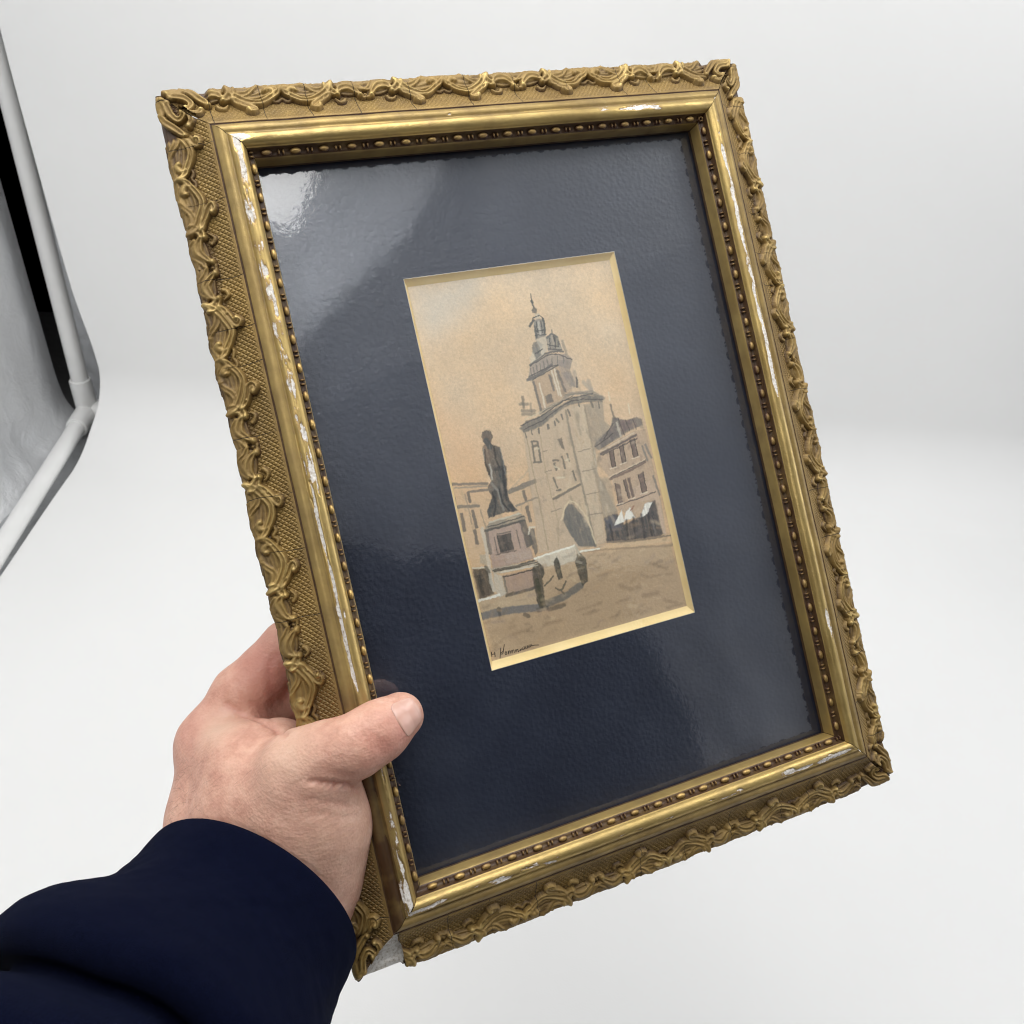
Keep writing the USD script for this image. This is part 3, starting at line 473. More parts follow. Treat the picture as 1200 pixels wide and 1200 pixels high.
# ------------------------------------------------------------------ the watercolour: washes laid down as pigment per point of a fine sheet
PIGMENT = [
('p','c4a98a',0.6,0.7,0,[-43.07,5.1,-28.12,1.7,-26.13,-11.99,-34.46,-13.46,-36.22,-28.21,-41.81,-27.22]),
('p','c4aa8c',0.5,0.7,0,[-22.39,-2.15,-10.98,-0.48,-11.02,-12.6,-10.79,-28.15,-16.28,-28.56,-21.12,-13.09]),
('p','b09c82',1.2,0.75,0,[-43.08,-37.71,-19.54,-37.67,-16.93,-28.66,41.07,-36.4,42.51,-62.41,-41.09,-61.98]),
('p','b9a68c',0.8,0.6,0,[-42.64,-39.46,-19.92,-39.25,-17.22,-46.62,-41.93,-43.73]),
('p','a58c70',3,0.35,0,[-5.88,-40.97,41.48,-42.69,41.3,-61.22,0.06,-62.01,-28.71,-61.17,-41.95,-51.09]),
('l','857c70',0.3,0.8,0.9333333333333332,[-42.67,5.35,-29.22,2.92]),
('l','a09482',0.3,0.8,0.5333333333333333,[-42.02,3.78,-29.44,1.97]),
('l','857c70',0.3,0.8,0.7999999999999999,[-36.48,1.32,-27.4,0.35]),
('l','8a8174',0.3,0.8,1.7333333333333334,[-21.27,-1.85,-10.52,-0.04]),
('l','a89a86',0.4,0.5,0.6666666666666666,[-19.51,-0.41,-11.12,4.93]),
('l','8a8072',0.3,0.8,1.0666666666666667,[-42.33,-3.35,-34.44,-4.58]),
('l','938878',0.3,0.8,0.6,[-19.83,-7.69,-10.58,-6.29]),
('l','7d7266',0.3,0.8,1.1333333333333333,[-41.67,-6.3,-41.89,-12.47]),
('l','7d7266',0.3,0.8,1.1333333333333333,[-37.21,-6.15,-37.19,-12.2]),
('l','7d7266',0.3,0.8,1.1333333333333333,[-38.0,-13.34,-38.32,-18.19]),
('l','7d7266',0.3,0.8,1.1333333333333333,[-37.38,0.98,-37.29,-2.13]),
('l','7d7266',0.3,0.8,1.1333333333333333,[-15.7,-2.87,-15.58,-6.25]),
('l','7d7266',0.3,0.8,1.1333333333333333,[-15.79,-9.22,-15.66,-14.62]),
('p','5f5f5c',0.3,0.8,0,[-17.63,-19.88,-16.06,-17.21,-14.78,-17.83,-15.21,-26.46,-16.81,-27.77]),
('l','d0c8b6',0.3,0.8,0.5333333333333333,[-17.61,-19.21,-16.33,-16.82,-14.63,-17.19]),
('p','bdaa93',0.4,0.8,0,[-10.51,19.95,-3.43,19.49,7.23,25.79,17.15,25.76,16.19,11.56,13.71,-29.32,7.9,-30.01,-11.78,-27.76,-14.96,-27.3]),
('p','9d9384',0.5,0.75,0,[17.08,25.48,25.26,25.38,23.99,17.61,26.12,14.62,17.92,8.35,16.1,-1.65,20.89,-18.22,13.85,-28.78,16.19,11.56]),
('p','c4b39b',0.5,0.6,0,[11.37,25.05,16.78,25.54,15.85,7.6,12.92,-27.42,9.55,-28.38,8.87,-8.21,9.3,8.86]),
('p','a79a88',0.8,0.6,0,[14.96,-3.73,20.98,-4.95,20.75,-18.77,14.33,-19.11]),
('l','8b8375',0.4,0.8,0.8333333333333334,[8.74,24.38,8.45,13.02,8.53,4.43,8.6,-9.29,8.56,-29.87]),
('l','9c907e',0.3,0.6,0.3888888888888889,[17.02,25.21,16.49,11.5,16.57,2.85]),
('l','ad9b80',0.3,0.5,0.3333333333333333,[-3.91,18.73,-5.07,2.59,-4.57,-16.7,-6.62,-26.41]),
('l','a8977d',0.3,0.6,0.3888888888888889,[-9.63,18.67,-10.04,6.96,-10.46,-9.8,-11.01,-27.09]),
('p','75736e',0.4,0.85,0,[-11.58,20.99,-8.54,23.24,-2.32,24.09,7.49,26.88,12.9,28.79,18.03,29.35,25.75,26.86,24.87,25.1,17.26,26.2,10.39,26.09,5.72,24.63,-2.65,20.19,-10.17,18.88]),
('l','cbbb9f',0.25,0.7,0.4444444444444444,[-8.63,24.1,-1.35,25.61,6.81,27.86]),
('l','8a8376',0.3,0.8,0.4444444444444444,[10.2,30.41,18.16,29.9,25.09,27.26]),
('p','6d675e',0.25,0.8,0,[2.62,13.83,4.49,14.44,4.65,9.29,3.63,10.4]),
('l','7b7468',0.25,0.7,0.7222222222222222,[-8.11,15.01,-6.04,14.9]),
('l','7b7468',0.25,0.7,0.7222222222222222,[-7.95,14.42,-8.65,7.25]),
('l','7b7468',0.25,0.7,0.7222222222222222,[-5.53,14.52,-6.12,7.03]),
('l','7b7468',0.25,0.7,0.7222222222222222,[-9.12,7.06,-5.78,6.68]),
('l','7b7468',0.25,0.7,0.7222222222222222,[-7.64,13.23,-6.14,13.23]),
('l','7b7468',0.25,0.7,0.7222222222222222,[-0.85,6.28,1.21,5.98]),
('l','7b7468',0.25,0.7,0.7222222222222222,[-0.82,5.14,-0.54,2.53]),
('l','7b7468',0.25,0.7,0.7222222222222222,[2.98,6.95,3.27,2.34]),
('l','7b7468',0.25,0.7,0.7222222222222222,[5.29,7.63,5.58,5.01]),
('l','7b7468',0.25,0.7,0.7222222222222222,[6.06,0.64,6.45,-2.85]),
('l','7b7468',0.25,0.7,0.7222222222222222,[-2.41,-0.2,-1.87,-4.27]),
('l','7b7468',0.25,0.7,0.7222222222222222,[-2.14,-5.35,-0.62,-5.38]),
('l','7b7468',0.25,0.7,0.7222222222222222,[9.69,24.5,10.17,22.12]),
('l','7b7468',0.25,0.7,0.7222222222222222,[20.3,25.78,20.55,23.72]),
('l','7b7468',0.25,0.7,0.7222222222222222,[4.12,21.79,4.73,20.54]),
('l','7b7468',0.25,0.7,0.7222222222222222,[0.09,20.26,0.17,18.82]),
('l','7b7468',0.25,0.7,0.7222222222222222,[-4.07,19.32,-4.05,17.91]),
('l','cfc3aa',0.25,0.6,0.6666666666666666,[-7.32,12.05,-5.82,12.04]),
('l','cfc3aa',0.25,0.6,0.6666666666666666,[-0.79,4.0,0.69,2.57]),
('l','cfc3aa',0.25,0.6,0.6666666666666666,[4.11,5.3,5.42,5.61]),
('l','cfc3aa',0.25,0.6,0.6666666666666666,[-0.85,-0.52,1.95,-1.09]),
('l','7f7669',0.3,0.8,0.8333333333333334,[-4.36,-8.28,1.16,-6.89,7.75,-5.12]),
('l','c9b596',0.3,0.6,0.4444444444444444,[-4.46,-7.41,7.36,-4.18]),
('p','73716c',0.35,0.9,0,[-2.44,-17.45,-1.19,-14.04,1.16,-11.43,3.26,-12.16,6.41,-18.25,8.43,-23.26,8.49,-30.14,1.47,-28.37,-0.87,-22.33]),
('l','d6c6a6',0.3,0.55,0.5,[-3.13,-17.02,-0.37,-11.95,1.83,-10.43,4.34,-11.53,7.66,-18.24,8.82,-28.79]),
('p','8f8a80',0.4,0.6,0,[18.46,10.55,25.68,14.12,27.99,18.34,30.38,17.62,30.44,10.04,18.79,6.74]),
('p','b39c84',0.35,0.8,0,[-2.02,37.93,10.0,42.32,12.64,40.98,13.36,31.7,-0.89,25.53,-2.07,26.64]),
('p','a5968a',0.35,0.7,0,[9.95,44.15,15.3,43.76,14.12,38.9,15.59,32.69,10.4,31.74,10.19,34.98]),
('p','988f88',0.35,0.8,0,[-3.12,40.37,-1.72,44.21,6.33,47.46,13.92,46.27,16.4,43.81,14.33,39.79,10.0,42.32,4.65,40.45,-2.25,37.97,-4.23,38.75]),
('l','77736e',0.3,0.8,0.8888888888888888,[-4.23,38.75,0.59,39.76,7.21,43.0]),
('l','6f6c68',0.3,0.8,0.5777777777777778,[-1.72,44.21,5.39,47.61,11.33,47.82,13.18,47.3]),
('l','7f776f',0.3,0.75,0.8888888888888888,[-1.89,37.46,-1.38,26.52]),
('l','7f776f',0.3,0.75,0.8888888888888888,[5.27,38.99,5.78,32.99]),
('l','7f776f',0.3,0.75,0.8888888888888888,[8.99,40.2,10.4,31.74]),
('l','d3c8b4',0.25,0.7,0.5777777777777778,[0.33,36.63,0.69,27.06]),
('l','d3c8b4',0.25,0.7,0.5777777777777778,[7.92,40.83,8.08,30.31]),
('l','d3c8b4',0.25,0.7,0.5777777777777778,[6.63,40.58,7.24,30.91]),
('p','6e6b66',0.3,0.8,0,[1.51,31.45,4.05,31.92,4.73,28.62,1.71,28.24]),
('p','938b84',0.4,0.7,0,[10.68,39.01,14.22,39.35,15.01,36.46,15.11,32.77,12.73,33.18]),
('l','a89c8e',0.5,0.7,1.511111111111111,[16.03,38.59,15.7,33.13]),
('l','a89c8e',0.5,0.7,1.511111111111111,[18.91,33.98,21.53,30.3]),
('l','a89c8e',0.5,0.7,1.511111111111111,[20.95,34.1,21.5,31.23]),
('l','6c6862',0.3,0.8,0.6222222222222222,[16.21,36.26,15.83,32.65]),
('l','8d877e',0.4,0.7,1.3333333333333333,[-1.92,25.26,7.55,28.13,12.09,30.54,21.37,29.64,25.87,26.32]),
('p','c7c0b0',0.3,0.7,0,[-1.49,44.17,-1.1,46.82,1.13,50.09,5.3,51.26,5.39,47.61]),
('p','6f706e',0.35,0.8,0,[0.57,50.18,1.71,52.49,3.74,52.86,5.53,51.23,3.94,49.65,3.88,47.39,1.12,46.01]),
('p','b9b2a4',0.3,0.7,0,[2.91,53.44,7.55,54.56,6.55,48.34,4.45,47.76]),
('p','8b8a86',0.35,0.8,0,[7.45,54.12,10.02,54.65,12.19,53.41,12.87,50.1,13.05,47.78,7.02,48.27]),
('p','636461',0.35,0.8,0,[10.29,53.69,12.13,53.19,12.63,50.14,10.75,49.51]),
('l','6f6f6c',0.3,0.8,0.6222222222222222,[7.81,53.61,10.08,54.87,12.13,53.19]),
('l','77756f',0.3,0.8,0.35555555555555557,[10.45,56.41,10.26,54.61]),
('l','8a857c',0.4,0.6,0.9777777777777777,[13.9,51.32,14.4,46.2]),
('p','8a8985',0.3,0.85,0,[3.75,61.03,5.84,61.64,8.28,60.6,7.51,56.39,7.55,54.56,2.91,53.44,3.17,56.58]),
('l','62625f',0.3,0.8,0.8888888888888888,[3.71,61.26,1.88,59.26]),
('l','62625f',0.3,0.8,0.6222222222222222,[7.49,61.4,8.12,59.94,7.29,55.51]),
('l','6a6a68',0.3,0.8,0.7111111111111111,[3.93,58.73,3.58,54.25]),
('l','b6b0a4',0.3,0.8,0.6222222222222222,[5.76,60.28,5.31,55.35]),
('p','bfb7a6',0.25,0.7,0,[4.85,63.6,6.84,63.77,6.89,61.94,4.85,61.55]),
('p','5f5f5c',0.25,0.85,0,[4.0,65.08,5.07,66.52,6.22,65.22,5.61,63.72,4.34,63.9]),
('l','6a6862',0.3,0.8,0.39999999999999997,[4.91,71.31,4.88,68.13,5.15,65.83]),
('l','5f5e59',0.3,0.8,0.7999999999999999,[4.75,68.83,4.97,68.12]),
('l','807a6f',0.4,0.7,1.1555555555555557,[-9.16,30.14,-6.17,29.62]),
('l','807a6f',0.4,0.7,1.1555555555555557,[-9.09,27.44,-4.03,26.54]),
('l','807a6f',0.4,0.7,1.1555555555555557,[-9.17,26.1,-4.34,25.24]),
('l','6d6861',0.4,0.7,1.1555555555555557,[-7.62,32.57,-8.09,28.61]),
('l','8a8276',0.4,0.6,0.7999999999999999,[-5.02,29.42,-5.29,26.31]),
('p','b6a08a',0.4,0.8,0,[16.9,1.64,18.45,5.37,21.41,7.11,36.56,11.23,41.07,10.98,40.7,-8.94,40.96,-18.41,39.41,-32.5,21.63,-17.8,21.92,-6.29]),
('p','c2ac98',0.5,0.6,0,[25.09,-11.58,40.7,-8.94,40.1,-32.36,37.6,-31.8,37.83,-17.75,32.1,-17.13]),
('p','706a68',0.4,0.8,0,[17.37,8.17,18.19,9.45,25.61,13.84,27.92,18.06,33.88,16.11,38.2,16.5,40.49,15.21,40.24,12.9,32.7,11.36,27.77,9.66,19.02,6.41]),
('p','7a6664',0.4,0.6,0,[30.72,16.39,35.12,15.89,34.97,12.7,30.23,11.82]),
('l','b9b1a0',0.3,0.6,0.7777777777777778,[29.28,15.78,29.51,10.21]),
('l','66625f',0.35,0.7,0.7777777777777778,[28.24,23.23,28.34,19.73,29.01,17.28]),
('l','8a8378',0.4,0.5,1.6666666666666667,[38.3,15.6,39.47,12.45]),
('l','d8ceb8',0.3,0.5,0.4444444444444444,[36.09,22.44,35.74,18.41]),
('l','d8ceb8',0.3,0.5,0.4444444444444444,[28.56,28.41,28.34,24.96]),
('l','6f655f',0.3,0.8,0.7222222222222222,[19.29,4.92,27.77,7.05,36.45,9.49]),
('l','d0bfa6',0.3,0.6,0.3888888888888889,[19.86,5.96,35.73,10.51]),
('l','857266',0.3,0.8,0.7777777777777778,[20.82,-5.61,28.84,-4.21,37.86,-1.91]),
('l','d2c0a6',0.3,0.6,0.3888888888888889,[20.75,-4.61,37.75,-1.01]),
('p','6a5a55',0.3,0.8,0,[22.56,-7.58,24.74,-8.32,24.19,-15.74,22.15,-15.71]),
('p','6a5a55',0.3,0.8,0,[26.49,-7.22,27.87,-6.81,27.9,-14.49,26.97,-14.88]),
('p','6a5a55',0.3,0.8,0,[28.35,-6.73,29.67,-6.59,29.63,-14.56,28.45,-14.9]),
('p','6a5a55',0.3,0.8,0,[33.37,-6.29,35.76,-5.6,35.69,-13.2,33.43,-13.9]),
('p','6a5a55',0.3,0.8,0,[23.12,5.04,24.96,5.27,24.47,-1.13,22.93,-1.4]),
('p','6a5a55',0.3,0.8,0,[27.91,6.33,29.58,6.59,29.5,-0.27,27.7,-0.49]),
('p','6a5a55',0.3,0.8,0,[33.13,7.9,35.16,8.22,35.3,0.93,33.18,0.76]),
('l','85807a',0.3,0.6,0.7777777777777778,[38.02,4.51,38.93,-1.54]),
('l','85807a',0.3,0.6,0.7777777777777778,[39.53,4.81,40.78,-0.72]),
('l','85807a',0.3,0.6,0.7777777777777778,[39.9,-8.19,40.89,-16.05]),
('p','4e4e50',0.5,0.9,0,[14.8,-19.79,20.62,-19.32,22.56,-24.37,30.72,-22.67,33.37,-18.57,38.17,-17.71,38.35,-31.96,36.81,-32.32,22.86,-30.93,13.69,-29.43]),
('p','6a6a74',0.7,0.6,0,[14.66,-20.33,19.88,-19.74,21.55,-25.89,15.72,-26.32]),
('l','8f7f70',0.4,0.6,0.8888888888888888,[23.78,-24.64,23.63,-30.41]),
('l','86807a',0.4,0.6,0.7777777777777778,[35.26,-25.41,35.25,-30.68]),
('p','e6e3da',0.2,0.95,0,[18.11,-23.8,22.94,-18.2,22.93,-23.41]),
('p','e6e3da',0.2,0.95,0,[22.78,-22.97,24.4,-19.56,26.66,-18.18,28.0,-22.66]),
('p','e6e3da',0.2,0.95,0,[30.13,-23.24,33.48,-18.12,36.91,-18.03,33.75,-22.27]),
('l','9d6a55',0.3,0.8,0.3888888888888889,[26.67,-19.46,28.61,-18.14]),
('l','8a7d6c',0.3,0.8,0.4444444444444444,[13.65,-29.59,24.65,-31.51,41.92,-33.06]),
('l','8d7f6a',0.5,0.6,0.6666666666666666,[2.18,-30.55,20.32,-33.42,41.44,-36.93]),
('l','c9b596',0.6,0.5,1.3333333333333333,[9.64,-30.55,41.5,-34.73]),
('p','cfcabb',0.4,0.7,0,[-17.07,-28.85,0.04,-27.79,0.36,-33.45,-7.43,-33.8,-15.8,-32.5]),
('l','e2dfd2',0.2,0.9,0.6,[-17.45,-28.96,-8.26,-28.2,0.05,-27.73]),
('l','e2dfd2',0.2,0.9,0.5333333333333333,[1.81,-30.51,9.86,-31.2]),
('p','4f4d49',0.5,0.85,0,[-42.26,-27.11,-37.52,-27.9,-35.47,-30.03,-36.3,-38.2,-42.12,-38.73]),
('l','c9c3b4',0.25,0.7,0.4666666666666666,[-42.06,-26.83,-37.45,-27.59]),
('l','39383a',0.4,0.5,1.3333333333333333,[-40.52,-30.47,-40.36,-37.07]),
('p','a9a291',0.4,0.7,0,[-38.3,-22.46,-36.02,-22.99,-36.25,-26.89,-38.71,-25.65]),
('l','c4bfb2',0.4,0.7,1.3333333333333333,[-35.12,-13.32,-35.1,-20.57,-36.09,-33.51,-35.84,-36.86]),
('l','7c766b',0.3,0.8,1.0666666666666667,[-37.05,-27.36,-36.05,-29.57]),
('p','a8948a',0.35,0.85,0,[-34.03,-14.55,-19.56,-13.96,-17.61,-28.72,-34.43,-29.43]),
('p','b3a294',0.6,0.5,0,[-28.79,-24.66,-18.3,-25.08,-17.71,-28.57,-29.02,-28.59]),
('p','5f5b56',0.3,0.85,0,[-20.03,-13.86,-17.58,-13.73,-16.28,-23.2,-19.4,-24.29]),
('l','6f6860',0.35,0.75,1.3333333333333333,[-33.7,-14.62,-34.04,-22.79]),
('p','958e80',0.3,0.85,0,[-34.41,-13.81,-31.8,-11.54,-19.14,-10.71,-17.28,-12.45,-17.78,-13.95,-26.32,-14.27,-33.42,-14.88]),
('l','5f5b55',0.25,0.8,0.7333333333333334,[-34.12,-14.33,-26.28,-14.08,-17.75,-13.82]),
('l','c2bbaa',0.25,0.7,0.5333333333333333,[-31.8,-11.54,-19.17,-10.84]),
('p','4e4a45',0.25,0.9,0,[-30.26,-17.04,-24.55,-17.13,-24.55,-23.65,-30.32,-23.78]),
('p','b3aa99',0.3,0.85,0,[-35.27,-28.57,-17.26,-29.68,-16.5,-31.87,-31.77,-31.38,-34.67,-30.42]),
('l','6d665c',0.25,0.75,0.6,[-34.43,-29.43,-25.15,-30.03,-17.56,-29.41]),
('l','d0c9ba',0.25,0.6,0.4666666666666666,[-31.67,-30.94,-16.66,-31.63]),
('p','a59084',0.4,0.8,0,[-31.26,-32.16,-17.95,-32.53,-17.49,-40.15,-30.93,-40.18]),
('p','bdb5a6',0.35,0.85,0,[-34.62,-30.24,-31.64,-32.27,-31.41,-39.27,-34.5,-39.96,-35.56,-36.27]),
('l','857d70',0.3,0.8,0.6,[-31.05,-32.74,-31.07,-38.69]),
('l','5f5d58',0.4,0.8,1.1333333333333333,[-31.33,-39.82,-24.69,-39.92,-17.52,-39.67]),
('l','d8d6cc',0.25,0.85,0.8666666666666667,[-42.72,-39.24,-34.26,-38.97]),
('l','565654',0.3,0.95,2.2666666666666666,[-25.82,18.81,-24.92,16.45]),
('p','565654',0.25,0.95,0,[-27.57,20.8,-26.56,22.46,-24.74,22.79,-23.2,21.97,-22.98,19.94,-23.9,18.11,-25.74,17.67,-27.19,18.61]),
('p','545553',0.3,0.93,0,[-28.29,16.3,-27.03,17.51,-24.38,17.54,-21.08,15.25,-21.05,10.91,-20.58,8.15,-21.99,0.43,-22.28,-5.5,-19.48,-9.77,-25.12,-9.22,-31.68,-9.85,-31.73,-7.13,-28.63,-2.83,-29.39,1.63,-27.34,3.53,-28.48,8.39,-28.09,13.61]),
('l','3f4041',0.4,0.7,1.7333333333333334,[-24.63,7.62,-21.14,7.59,-23.36,-3.28,-21.48,-8.67]),
('l','3f4041',0.5,0.6,1.4666666666666668,[-26.43,0.02,-29.58,-5.94]),
('l','444546',0.4,0.6,1.4666666666666668,[-26.11,20.52,-24.75,18.94]),
('l','a9a59b',0.2,0.8,0.6,[-26.67,9.89,-26.64,7.36,-26.83,4.22]),
('l','8f8c84',0.35,0.8,0.8666666666666667,[-27.57,2.58,-25.58,-0.82,-25.23,-8.2]),
('l','77766f',0.2,0.7,0.6,[-25.06,17.01,-24.98,15.0]),
('l','6d7175',0.5,0.8,2.8000000000000003,[-43.25,-44.99,-37.1,-45.11,-30.27,-45.65,-19.72,-47.36]),
('l','6a6b69',0.5,0.8,2.6666666666666665,[-17.08,-46.82,-8.89,-45.82,-1.29,-43.27]),
('p','5b574d',0.3,0.92,0,[-19.17,-32.58,-17.98,-31.18,-16.24,-30.79,-14.51,-32.54,-14.61,-35.34,-16.02,-37.01,-17.1,-47.49,-19.41,-49.05,-20.17,-45.38,-19.67,-36.14]),
('p','5b574d',0.3,0.92,0,[-10.01,-31.84,-8.38,-30.2,-7.59,-32.95,-7.78,-38.86,-9.76,-39.19,-10.08,-35.74]),
('p','5b574d',0.3,0.92,0,[-1.37,-33.86,0.13,-31.35,1.56,-30.66,3.52,-34.19,2.06,-42.59,-0.63,-43.57,-1.05,-39.25]),
('l','4b4d3c',0.4,0.6,1.4666666666666668,[-18.34,-37.13,-18.44,-46.48]),
('l','938c7d',0.3,0.8,0.6666666666666666,[-0.85,-33.85,1.1,-34.99]),
('l','b9b19f',0.3,0.8,0.6666666666666666,[0.22,-27.97,1.18,-31.6]),
('l','6f675a',0.25,0.7,0.6,[-15.75,-39.77,-13.74,-38.91,-11.5,-37.09]),
('l','6f675a',0.25,0.7,0.6,[-11.55,-41.8,-10.27,-43.12,-8.88,-42.78,-6.67,-40.28]),
('l','6f675a',0.25,0.7,0.6,[-8.65,-44.87,-9.72,-43.25]),
('l','6f675a',0.25,0.7,0.6,[-31.77,-40.17,-28.75,-39.26]),
('l','4f4e4c',0.4,0.6,1.4666666666666668,[-35.56,-43.85,-35.81,-46.1]),
('l','4f4e4c',0.4,0.6,1.4666666666666668,[-26.05,-48.57,-24.87,-49.54]),
('l','4f4e4c',0.4,0.6,1.4666666666666668,[-16.19,-49.06,-9.66,-49.01]),
('l','4f4e4c',0.4,0.6,1.4666666666666668,[-20.65,-48.27,-16.71,-48.25]),
('l','84705a',0.9,0.4,0.75,[-32.4,-54.57,-28.01,-54.55,-24.3,-55.68]),
('l','84705a',0.9,0.4,1.1666666666666667,[-19.44,-54.01,-12.33,-54.41]),
('l','84705a',0.9,0.4,0.5833333333333334,[-4.99,-52.39,5.3,-52.07]),
('l','84705a',0.9,0.4,0.4166666666666667,[4.48,-51.61,5.9,-51.53]),
('l','84705a',0.9,0.4,0.75,[12.02,-53.49,17.86,-53.03]),
('l','84705a',0.9,0.4,1.25,[14.97,-47.31,19.14,-49.8,23.44,-49.97]),
('l','84705a',0.9,0.4,1.6666666666666667,[23.99,-53.59,30.21,-54.07]),
('l','84705a',0.9,0.4,1.0,[32.79,-57.52,37.65,-59.87]),
('l','84705a',0.9,0.4,0.6666666666666666,[8.46,-58.35,11.81,-58.17]),
('l','84705a',0.9,0.4,1.1666666666666667,[29.87,-41.73,36.78,-45.56]),
('l','84705a',0.9,0.4,0.75,[-2.73,-54.48,3.79,-54.43]),
('l','84705a',0.9,0.4,0.6666666666666666,[-42.03,-47.79,-40.27,-47.59]),
('l','84705a',0.9,0.4,0.75,[-14.86,-48.05,-8.59,-48.35]),
('l','84705a',0.9,0.4,0.8333333333333334,[32.93,-60.89,39.89,-60.87]),
('l','84705a',0.9,0.4,0.5,[-28.71,-61.17,-26.03,-61.06]),
('l','84705a',0.9,0.4,0.6666666666666666,[30.48,-47.13,38.13,-48.08]),
('l','84705a',0.9,0.4,0.75,[6.95,-41.5,12.69,-41.15]),
('l','79736a',0.2,0.7,0.5,[-9.65,18.56,-9.7,16.88]),
('l','79736a',0.2,0.7,0.5,[-7.11,19.21,-7.06,17.63]),
('l','79736a',0.2,0.7,0.5,[-4.05,19.43,-4.06,17.86]),
('l','79736a',0.2,0.7,0.5,[-0.23,20.2,-0.16,18.49]),
('l','79736a',0.2,0.7,0.5,[3.04,21.13,3.15,19.58]),
('l','79736a',0.2,0.7,0.5,[6.6,23.17,6.64,21.33]),
('l','79736a',0.2,0.7,0.5,[14.82,26.45,14.9,24.72]),
('l','79736a',0.2,0.7,0.5,[23.3,25.14,23.27,22.95]),
('l','5c5954',0.18,0.75,0.3333333333333333,[-10.75,21.96,-1.74,23.98,7.76,27.97,13.06,29.45]),
('l','5c5954',0.18,0.75,0.3333333333333333,[-9.84,20.28,-2.08,22.07,6.35,25.94,12.01,27.69,17.56,27.41,25.4,25.94]),
('l','8f8475',0.25,0.55,0.3333333333333333,[-4.41,10.36,-2.55,10.57]),
('l','8f8475',0.25,0.55,0.3333333333333333,[-5.07,2.59,-2.57,2.94]),
('l','8f8475',0.25,0.55,0.3333333333333333,[-6.39,-12.92,-2.02,-12.45]),
('l','8f8475',0.25,0.55,0.3333333333333333,[10.22,7.54,15.32,7.99]),
('l','8f8475',0.25,0.55,0.3333333333333333,[9.84,-0.4,15.83,-0.16]),
('l','8f8475',0.25,0.55,0.3333333333333333,[9.49,-9.48,15.12,-9.51]),
('l','8f8475',0.25,0.55,0.3333333333333333,[9.11,-17.41,14.67,-17.75]),
('l','7d7872',0.2,0.6,0.39999999999999997,[-1.8,42.87,-1.94,39.27]),
('l','7d7872',0.2,0.6,0.39999999999999997,[-0.61,43.21,-0.84,39.45]),
('l','7d7872',0.2,0.6,0.39999999999999997,[0.83,43.8,0.55,39.99]),
('l','7d7872',0.2,0.6,0.39999999999999997,[2.42,44.36,2.21,40.85]),
('l','7d7872',0.2,0.6,0.39999999999999997,[4.01,44.87,3.83,41.5]),
('l','7d7872',0.2,0.6,0.39999999999999997,[5.81,45.27,5.63,42.11]),
('l','7d7872',0.2,0.6,0.39999999999999997,[7.8,45.41,7.43,42.28]),
('l','7d7872',0.2,0.6,0.39999999999999997,[10.37,45.91,9.93,43.24]),
('l','7d7872',0.2,0.6,0.39999999999999997,[12.8,45.76,12.49,42.83]),
('l','5f5c58',0.18,0.7,0.35555555555555557,[-2.15,38.4,9.47,42.18]),
('l','5f5c58',0.18,0.7,0.35555555555555557,[-1.54,43.95,5.71,46.88,11.06,46.72,16.01,43.65]),
('l','5f5c58',0.18,0.7,0.35555555555555557,[-0.89,25.53,8.6,28.4,21.74,29.11]),
('l','5f5c58',0.18,0.7,0.35555555555555557,[-3.28,39.72,5.07,42.2,10.05,42.54]),
('l','5a5a58',0.18,0.75,0.35555555555555557,[1.65,48.2,4.88,49.51]),
('l','5a5a58',0.18,0.75,0.35555555555555557,[7.18,50.97,11.75,49.58]),
('l','5a5a58',0.18,0.75,0.35555555555555557,[7.23,49.14,12.62,48.08]),
('l','5a5a58',0.18,0.75,0.35555555555555557,[3.75,56.95,7.85,56.79]),
('l','5a5a58',0.18,0.75,0.35555555555555557,[3.09,55.23,7.66,55.0]),
('l','5a5a58',0.18,0.75,0.35555555555555557,[3.5,61.97,6.63,62.89,8.15,61.08]),
('l','4f4f4e',0.18,0.6,0.35555555555555557,[4.82,60.42,4.58,56.37]),
('l','4f4f4e',0.18,0.6,0.35555555555555557,[6.81,60.59,6.46,56.09]),
('l','4f4f4e',0.18,0.6,0.35555555555555557,[8.76,53.47,8.17,49.0]),
('l','4f4f4e',0.18,0.6,0.35555555555555557,[10.87,54.06,10.27,49.13]),
('l','5b5450',0.2,0.65,0.3888888888888889,[17.92,8.35,22.08,9.87,26.42,11.95]),
('l','5b5450',0.2,0.65,0.3888888888888889,[22.22,10.42,27.38,15.84]),
('l','5b5450',0.2,0.65,0.3888888888888889,[30.24,17.06,31.19,10.48]),
('l','5b5450',0.2,0.65,0.3888888888888889,[33.19,15.94,34.08,11.69]),
('l','5b5450',0.2,0.65,0.3888888888888889,[36.43,15.94,37.01,11.73]),
('l','5b5450',0.2,0.65,0.3888888888888889,[20.12,4.47,36.42,8.04]),
('l','5b5450',0.2,0.65,0.3888888888888889,[21.28,-5.01,38.02,-1.24]),
('l','5b5450',0.2,0.65,0.3888888888888889,[21.3,-16.57,39.3,-14.54]),
('l','4f4541',0.16,0.7,0.3333333333333333,[23.12,5.04,22.93,-1.4]),
('l','4f4541',0.16,0.7,0.3333333333333333,[24.96,5.27,24.47,-1.13]),
('l','4f4541',0.16,0.7,0.3333333333333333,[27.91,6.33,27.7,-0.49]),
('l','4f4541',0.16,0.7,0.3333333333333333,[29.58,6.59,29.5,-0.27]),
('l','4f4541',0.16,0.7,0.3333333333333333,[33.13,7.9,33.18,0.76]),
('l','4f4541',0.16,0.7,0.3333333333333333,[35.16,8.22,35.3,0.93]),
('l','4f4541',0.16,0.7,0.3333333333333333,[22.56,-7.58,22.15,-15.71]),
